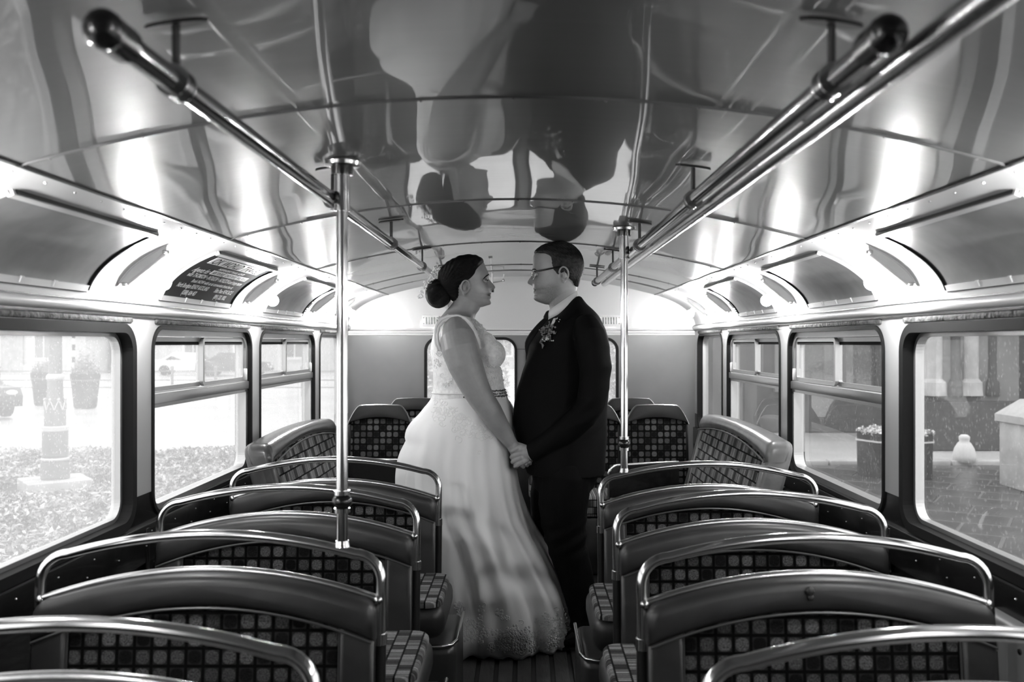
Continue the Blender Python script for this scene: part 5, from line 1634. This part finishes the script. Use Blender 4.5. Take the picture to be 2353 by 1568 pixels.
mb.loft(head_shape(g_front, g_back, g_hw, g_nose, 632, 1226, -1, (559, 700), 667, nwid=1.15))
ear(mb, 1292, 636, -1, -1, 0.076, 0.066, -0.12); ear(mb, 1292, 636, 1, -1, 0.076, 0.066, -0.12)
nb = [(655, 1328), (668, 1325), (680, 1327), (692, 1332), (705, 1338), (720, 1343), (760, 1362), (850, 1372), (950, 1372), (1060, 1372)]
nf = [(655, 1268), (668, 1264), (680, 1262), (695, 1261), (705, 1262), (714, 1266), (722, 1274), (740, 1280), (770, 1265), (850, 1235), (950, 1215), (1060, 1232)]
nw = [(655, 0.052), (668, 0.054), (680, 0.056), (692, 0.057), (705, 0.060), (720, 0.066), (740, 0.10), (760, 0.15), (850, 0.165), (950, 0.16), (1060, 0.15)]
mb.loft(body_loft((655, 1060), nb, nf, nw, 56, 2.2, nlev=60))
SLV = [(1350, 752, .168, .058), (1356, 772, .200, .067), (1364, 805, .222, .070), (1368, 845, .230, .0675), (1366, 888, .230, .063), (1358, 925, .226, .061), (1342, 955, .216, .059), (1312, 981, .196, .055), (1278, 1005, .176, .050), (1248, 1024, .160, .045), (1228, 1035, .150, .0415), (1217, 1040, .146, .040)]
def arm_pts(A, sd):
    out = []
    for u, v, o, r in A:
        q = at(u, v, DP-o)
        out.append(Vector((q.x, DP+sd*o, q.z)))
    return out, [a[3] for a in A]
for sd in (-1, 1):
    pts, rs = arm_pts(SLV, sd)
    mb.rtube(pts, [r*0.68 for r in rs], 20)
    h = lambda u, v, o: Vector((at(u, v, DP-0.155).x, DP+sd*o, at(u, v, DP-0.155).z))
    # wrist, back of the hand
    mb.rtube([h(1232, 1034, .150), h(1216, 1040, .150), h(1206, 1042, .152)], [0.030, 0.030, 0.031], 18)
    for (ua, va), (ub, vb) in (((1208, 1030), (1183, 1036)), ((1209, 1038), (1182, 1046)), ((1210, 1047), (1185, 1056)), ((1211, 1055), (1191, 1066))):
        mb.rtube([h(ua, va, .156), h((ua+ub)/2, (va+vb)/2, .170), h(ub, vb, .166)], [0.0145, 0.0140, 0.0115], 12)
    # fingers wrap round the far side of her hand
    for k, (u, v, l) in enumerate(((1180, 1037, 8), (1178.5, 1047, 9), (1181, 1058, 9), (1187, 1068, 7))):
        p0 = h(u+3, v, .166)
        finger(mb, [p0, h(u-2, v+2.5, .160), h(u-3.5, v+5.5, .140), h(u+1, v+8, .118), h(u+7, v+7, .108)], 0.0105, 0.0075)
    # thumb lies along the top
    finger(mb, [h(1207, 1030, .150), h(1197, 1026, .166), h(1185, 1030, .176), h(1176, 1036, .172)], 0.0125, 0.0085)
# legs inside the trousers
for sd in (-1, 1):
    mb.rtube([(X_(1300), DP+sd*0.09, 0.80), (X_(1305), DP+sd*0.09, 0.45), (X_(1338), DP+sd*0.09, 0.10)], [0.07, 0.05, 0.036], 12)
gbody = child(mb, 'body', M['skinm'], GR); remesh(gbody, 0.0026, 2, 0.5)
def tone_g(x, y, z):
    yy = np.abs(y-DP); u = x/DP*FPX+VPX; v = (CAMZ-z)/DP*FPX+VPY
    t = np.ones_like(x)
    hd = (v < 705)&(u < 1300)
    beard = 1/(1+np.exp(-(v-(654+np.clip((u-1226)*0.05, 0, 6)))/3.0))*(1/(1+np.exp((u-1285)/5.0)))*hd
    rv = np.random.default_rng(3).random(len(x))
    t -= (0.22+0.26*rv)*beard
    t -= 0.6*np.exp(-((u-1289)/2.8)**2-((v-638)/5.0)**2)*(yy > 0.055)+0.4*np.exp(-((u-1294)/2.4)**2-((v-629)/4.0)**2)*(yy > 0.055)  # ear hollows darkened in the tone to give them shade
    t -= 0.24*np.exp(-((v-668.5)/4.5)**4)*np.exp(-(yy/0.028)**6)*(u < 1240)*hd
    t -= 0.6*np.exp(-((v-(667-np.clip(u-1228, 0, 20)*0.2))/1.3)**2)*np.exp(-(yy/0.042)**6)*(u < 1250)*hd
    t -= 0.25*np.exp(-((v-631)/4.0)**2)*np.exp(-((yy-0.034)/0.014)**2)*(u < 1245)
    return np.clip(t, 0.2, 1.2)
set_tone(gbody.data, tone_g)
for sd in (-1, 1):
    ec = Vector((X_(1233.6), DP+sd*0.032, Z_(632)))
    mb = MB(); mb.ball(ec, 0.0118, 14, 10); child(mb, 'eye', M['eyewhite'], GR)
    lid(ec, -1, M['skinm'], GR, 12)
    mb = MB(); mb.ball(ec+Vector((-0.0094, 0, -0.001)), (0.0034, 0.0056, 0.0056), 12, 8); child(mb, 'iris', M['iris'], GR)
    mb = MB(); mb.tube([ec+Vector((-0.0125*cos(q), 0.0125*sin(q), 0.0030)) for q in np.linspace(-1.1, 1.1, 9)], 0.0012, 6); child(mb, 'eyelashes', M['hairm'], GR)
    mb = MB(); mb.rtube([Vector((X_(u), DP+sd*o, Z_(v))) for u, v, o in ((1223.6, 621.8, 0.016), (1224.6, 620.5, 0.028), (1228.5, 620.6, 0.040), (1236, 624, 0.050))], [0.003, 0.0034, 0.003, 0.0016], 8); child(mb, 'eyebrow', M['hairm'], GR)
# short hair with receding temples
mb = MB()
hb_ = [(555.5, 1296), (558, 1304), (563, 1315), (572, 1326), (584, 1335), (598, 1340), (612, 1342), (628, 1340), (642, 1334), (652, 1331), (660, 1328)]
hf_ = [(555.5, 1277), (558, 1264), (563, 1248), (570, 1237), (576, 1230), (581, 1227.5), (585, 1236), (590, 1245), (600, 1248), (612, 1248), (622, 1252), (632, 1258), (637, 1272), (645, 1304), (652, 1314), (660, 1319)]
hw_ = [(555.5, 0.024), (558, 0.038), (563, 0.053), (570, 0.065), (580, 0.0755), (595, 0.0835), (612, 0.0860), (628, 0.0840), (640, 0.077), (652, 0.060), (660, 0.040)]
vs_ = np.concatenate([np.linspace(555.5, 581, 26), np.linspace(582, 660, 44)])
rr_ = []
for r0 in body_loft((0, 0), hf_, hb_, hw_, 72, 2.9, levels=vs_): rr_.append(r0)
mb.loft(rr_)
# front tuft
gh = child(mb, 'hair', M['hairm'], GR); remesh(gh, 0.0032, 3)
c = vcos(gh.data); nrm = vnormals(gh.data)
w = np.sin(c[:, 2]*420+c[:, 0]*260)*np.sin(c[:, 1]*300+c[:, 0]*190)
set_vcos(gh.data, c+nrm*(w*0.0012)[:, None])
# glasses
for sd in (-1, 1):
    mb = MB(); mb.rtube([Vector((X_(u), DP+sd*o, Z_(v))) for u, v, o in ((1232, 626, .070), (1240, 625.5, .080), (1262, 621.5, .088), (1283, 617.5, .089), (1292, 617.5, .087), (1303, 624, .083))], 0.0038, 8)
    child(mb, 'spectacle_arm', M['frame_b'], GR)
    cx, cy, cz = X_(1222.5), DP+sd*0.037, Z_(634.5)
    ring_ = []
    for k in range(28):
        a = 2*pi*k/28; yy = 0.030*spow(np.cos(a), 0.7); zz = 0.0185*spow(np.sin(a), 0.7)
        ring_.append(Vector((cx+0.010*(abs(yy*sd+0.037)/0.06)**2+zz*0.10, cy+yy, cz+zz)))
    mb = MB(); mb.tube(ring_, 0.0017, 8, closed=True); child(mb, 'spectacle_rim', M['chrome'], GR)
    mb = MB(); mb.tube([Vector((cx+0.008, DP+sd*0.066, Z_(627))), Vector((X_(1232), DP+sd*0.071, Z_(626)))], 0.0026, 8); child(mb, 'spectacle_hinge', M['frame_b'], GR)
    n = len(ring_); mb = MB()
    mb.add(ring_+[p+Vector((0.0015, 0, 0)) for p in ring_], [tuple(range(n)), tuple(range(n, 2*n))[::-1]]+[(k, k+n, (k+1) % n+n, (k+1) % n) for k in range(n)])
    child(mb, 'spectacle_lens', M['lens'], GR)
mb = MB(); mb.tube([Vector((X_(1222), DP-0.009, Z_(630))), Vector((X_(1219.5), DP, Z_(628.5))), Vector((X_(1222), DP+0.009, Z_(630)))], 0.0018, 8); child(mb, 'spectacle_bridge', M['chrome'], GR)
# shirt collar and front
def neck_ring(B, F, b, yo=0.0):
    Bv = Vector((X_(B[0]), DP, Z_(B[1]))); Fv = Vector((X_(F[0]), DP, Z_(F[1])))
    c = (Bv+Fv)/2; a = (Fv-Bv)/2
    return [c+a*cos(q)+Vector((0, b*sin(q), 0)) for q in np.linspace(0, 2*pi, 48, endpoint=False)]
mb = MB()
R1 = neck_ring((1326, 669), (1261.5, 713), 0.063); R2 = neck_ring((1330, 684), (1258, 722), 0.073); R3 = neck_ring((1336, 697), (1258, 736), 0.084)
R1i = neck_ring((1324, 669), (1264, 713), 0.060); R3i = neck_ring((1333, 697), (1261, 735), 0.080)
mb.loft([R3i, R1i, R1, R2, R3, R3i], cap=False); child(mb, 'shirt_collar', M['shirt'], GR)
# jacket
mb = MB()
jb = [(682, 1334), (690, 1341), (698, 1347), (712, 1362), (725, 1374), (740, 1383), (760, 1392), (800, 1399), (840, 1401), (865, 1400), (900, 1398), (935, 1396), (980, 1394), (1040, 1392), (1086, 1390)]
jf = [(682, 1324), (690, 1309), (698, 1298), (712, 1284), (725, 1274), (732, 1264), (740, 1254), (760, 1237), (800, 1214), (840, 1206), (865, 1197), (900, 1187), (935, 1180), (960, 1179), (1000, 1186), (1040, 1196), (1086, 1211)]
jw = [(682, 0.060), (690, 0.074), (698, 0.086), (712, 0.112), (725, 0.145), (740, 0.172), (760, 0.190), (800, 0.198), (865, 0.194), (935, 0.188), (1000, 0.190), (1086, 0.200)]
mb.loft(body_loft((682, 1086), jb, jf, jw, 72, 2.15, nlev=70))
for sd in (-1, 1):
    pts, rs = arm_pts(SLV, sd)
    mb.rtube(pts[:-1], rs[:-1], 28)
    mb.tube([pts[-2], pts[-1]], [rs[-2], rs[-1]], 28)
jk = child(mb, 'suit_jacket', M['suit'], GR); remesh(jk, 0.0045, 4)
c = vcos(jk.data); nrm = vnormals(jk.data)
u = c[:, 0]/DP*FPX+VPX; v = (CAMZ-c[:, 2])/DP*FPX+VPY
# creases: elbow bend, pull across the sleeve, soft drape
el = np.exp(-(((u-1345)/38)**2+((v-950)/42)**2))
wr = 0.0045*el*np.sin((u*0.55+v*0.85)*0.20)+0.0022*np.sin((u*0.8+v*0.5)*0.11)*np.exp(-((v-1000)/90)**2)+0.0018*np.sin((u*0.3-v)*0.10)*np.exp(-((v-820)/80)**2)
set_vcos(jk.data, c+nrm*wr[:, None])
jk_bvh = bvh_of(jk)
def patch(name, poly, bvh, m, parent, off=0.003, th=0.003, step=2.0, fallback=None):
    """cloth piece laid on a surface: outline in photo columns/rows"""
    us = [p[0] for p in poly]; vs = [p[1] for p in poly]
    def inside(x, y):
        r = False; n = len(poly)
        for i in range(n):
            (x0, y0), (x1, y1) = poly[i], poly[(i+1) % n]
            if (y0 > y) != (y1 > y) and x < (x1-x0)*(y-y0)/(y1-y0)+x0: r = not r
        return r
    bm = bmesh.new()
    vv = [bm.verts.new((p[0], p[1], 0)) for p in poly]; bm.faces.new(vv)
    bmesh.ops.triangulate(bm, faces=list(bm.faces))
    for _ in range(4):
        es = [e for e in bm.edges if e.calc_length() > step*2]
        if not es: break
        bmesh.ops.subdivide_edges(bm, edges=es, cuts=1); bmesh.ops.triangulate(bm, faces=list(bm.faces))
    ok = True
    for q in bm.verts:
        p = near_pt(bvh, q.co.x, q.co.y, off)
        if p is None: ok = False; p = at(q.co.x, q.co.y, fallback or DP)
        q.co = p
    g = bmesh.ops.extrude_face_region(bm, geom=list(bm.faces))
    for q in [e for e in g['geom'] if isinstance(e, bmesh.types.BMVert)]: q.co.y += th+off+0.002
    bmesh.ops.recalc_face_normals(bm, faces=list(bm.faces))
    mb = MB(); mb.bm(bm)
    return child(mb, name, m, parent, 40)
patch('lapel', [(1336, 684), (1318, 694), (1297, 712), (1281, 730), (1272, 748), (1258, 775), (1243, 806), (1236, 826), (1250, 815), (1270, 787), (1292, 760), (1284, 752), (1300, 738), (1322, 716), (1344, 698)], jk_bvh, M['suit'], GR, 0.002, 0.004)
patch('breast_pocket', [(1282, 792), (1312, 786), (1314, 793), (1284, 799)], jk_bvh, M['suit'], GR, 0.001, 0.003)
patch('hip_pocket_flap', [(1255, 1000), (1310, 992), (1313, 1008), (1258, 1016)], jk_bvh, M['suit'], GR, 0.001, 0.003)
patch('shirt_front', [(1272, 733), (1277, 732), (1276, 740), (1268, 752), (1264, 752)], jk_bvh, M['shirt'], GR, 0.0015, 0.002)
# tie: knot and blade down the front
mb = MB()
mb.rtube([(X_(1261), DP-0.004, Z_(722)), (X_(1258), DP-0.004, Z_(731))], [0.016, 0.019], 14)
pts = [(X_(float(curve(jf, v))-1.0), DP-0.004, Z_(v)) for v in np.linspace(732, 818, 14)]
pts = [(x+(0.010*max(0, k-9)/4), y, z) for k, (x, y, z) in enumerate(pts)]
mb.rtube(pts, [0.016+0.008*min(k/6, 1)-0.014*max(0, k-8)/5 for k in range(14)], 14)
child(mb, 'tie', M['tie'], GR)
# cuffs
for sd in (-1, 1):
    pts, rs = arm_pts(SLV, sd)
    d = (pts[-1]-pts[-2]).normalized()
    mb = MB(); mb.tube([pts[-1]-d*0.02, pts[-1]+d*0.006], [0.0345, 0.0345], 20); child(mb, 'shirt_cuff', M['shirt'], GR)
    mb = MB()
    for k in range(3): mb.ball(pts[-2]+Vector((0.006+k*0.016, sd*0.0405, -0.004+k*0.012)), (0.005, 0.003, 0.005), 8, 6)
    tag(child(mb, 'cuff_buttons', M['shoe'], GR), kind='stuff')
# trousers and shoes
mb = MB()
mb.loft(body_loft((1010, 1120), [(1010, 1382), (1060, 1384), (1120, 1362)], [(1010, 1215), (1060, 1218), (1120, 1226)], [(1010, 0.165), (1060, 0.182), (1120, 0.185)], 48, 2.3, nlev=12))
for sd, L_ in ((-1, [(1298, 1085, .100, .112), (1292, 1150, .098, .108), (1294, 1200, .095, .096), (1302, 1250, .092, .084), (1320, 1310, .09, .076), (1336, 1380, .09, .066), (1343, 1440, .09, .060), (1344, 1458, .09, .060)]),
               (1, [(1285, 1085, .10, .110), (1272, 1150, .10, .104), (1272, 1200, .10, .094), (1280, 1250, .10, .083), (1296, 1310, .10, .073), (1312, 1380, .10, .064), (1318, 1440, .10, .060), (1318, 1458, .10, .060)])):
    mb.rtube([Vector((X_(u), DP+sd*o, Z_(v))) for u, v, o, r in L_][:-1], [a[3] for a in L_][:-1], 24)
    mb.tube([Vector((X_(u), DP+sd*o, Z_(v))) for u, v, o, r in L_][-2:], [a[3] for a in L_][-2:], 24)
tr = child(mb, 'trousers', M['trouser'], GR); remesh(tr, 0.005, 4)
c = vcos(tr.data); nrm = vnormals(tr.data); v = (CAMZ-c[:, 2])/DP*FPX+VPY; u = c[:, 0]/DP*FPX+VPX
set_vcos(tr.data, c+nrm*(0.004*np.sin(v*0.16+u*0.09)*np.exp(-((v-1225)/40)**2)+0.004*np.sin(v*0.22+u*0.05)*np.exp(-((v-1430)/30)**2))[:, None])
for sd, u0 in ((-1, 1344), (1, 1318)):
    y0 = DP+sd*0.095; x0 = X_(u0)
    mb = MB(); secs = []
    for q, hw_s, top in ((0.055, 0.022, 0.05), (0.045, 0.032, 0.085), (0.0, 0.036, 0.105), (-0.06, 0.040, 0.085), (-0.12, 0.046, 0.062), (-0.17, 0.044, 0.050), (-0.205, 0.030, 0.038), (-0.215, 0.012, 0.026)):
        secs.append([(x0+q, y0+hw_s*spow(np.cos(a), 0.8), 0.014+max(0, (top-0.014)*(0.5+0.5*np.sin(a)))) for a in np.linspace(0, 2*pi, 20, endpoint=False)])
    mb.loft(secs); sh = child(mb, 'shoe', M['shoe'], GR, 60)
    mb = MB(); mb.slab([(x0+0.055, y0-0.03), (x0+0.055, y0+0.03), (x0-0.10, y0+0.046), (x0-0.18, y0+0.042), (x0-0.215, y0), (x0-0.18, y0-0.042), (x0-0.10, y0-0.046)], 0.012, 0.0, plane='xy', y=0.0)
    mb.v = [(x, y, z+0.019) for x, y, z in mb.v]
    s_ = mb.build('sole', M['shoe'], sh); s_.matrix_parent_inverse = sh.matrix_parent_inverse.copy() if False else Matrix.Identity(4)
# buttonhole flowers
bt = near_pt(jk_bvh, 1263, 768, 0.010)
mb = MB(); rr = random.Random(11)
for k in range(20):
    q = near_pt(jk_bvh, 1263+rr.gauss(0, 6.5), 764+rr.gauss(0, 9), 0.010+rr.random()*0.010)
    if q is None: continue
    for j in range(6): mb.ball(q+Vector((rr.gauss(0, .005), rr.gauss(0, .003), rr.gauss(0, .005))), rr.uniform(0.002, 0.0045), 8, 6)
child(mb, 'buttonhole_flowers', M['petal'], GR)
mb = MB()
for k in range(16):
    q = near_pt(jk_bvh, 1263+rr.gauss(0, 4), 782+rr.gauss(0, 4), 0.016)
    if q is not None: mb.ball(q, rr.uniform(0.002, 0.0036), 8, 6)
for k in range(5):
    q = near_pt(jk_bvh, 1282+rr.gauss(0, 2.5), 738+rr.gauss(0, 3), 0.008)
    if q is not None: mb.ball(q, 0.0022, 8, 6)
tag(child(mb, 'white_berries', M['bead'], GR), kind='stuff')
mb = MB()
for k in range(8):
    a = near_pt(jk_bvh, 1264+rr.gauss(0, 4), 764+rr.gauss(0, 6), 0.008); b = near_pt(jk_bvh, 1268+rr.gauss(0, 8), 762+rr.gauss(0, 8), 0.010)
    if a is not None and b is not None: mb.rtube([a, (a+b)/2+Vector((0, -0.004, 0)), b], [0.002, 0.0055, 0.0015], 6)
p0 = near_pt(jk_bvh, 1256, 777, 0.014); p1 = near_pt(jk_bvh, 1246, 789, 0.010)
if p0 is not None and p1 is not None: mb.rtube([p0, p1], [0.007, 0.0055], 10)
tag(child(mb, 'buttonhole_leaves', M['leafd'], GR), kind='stuff')
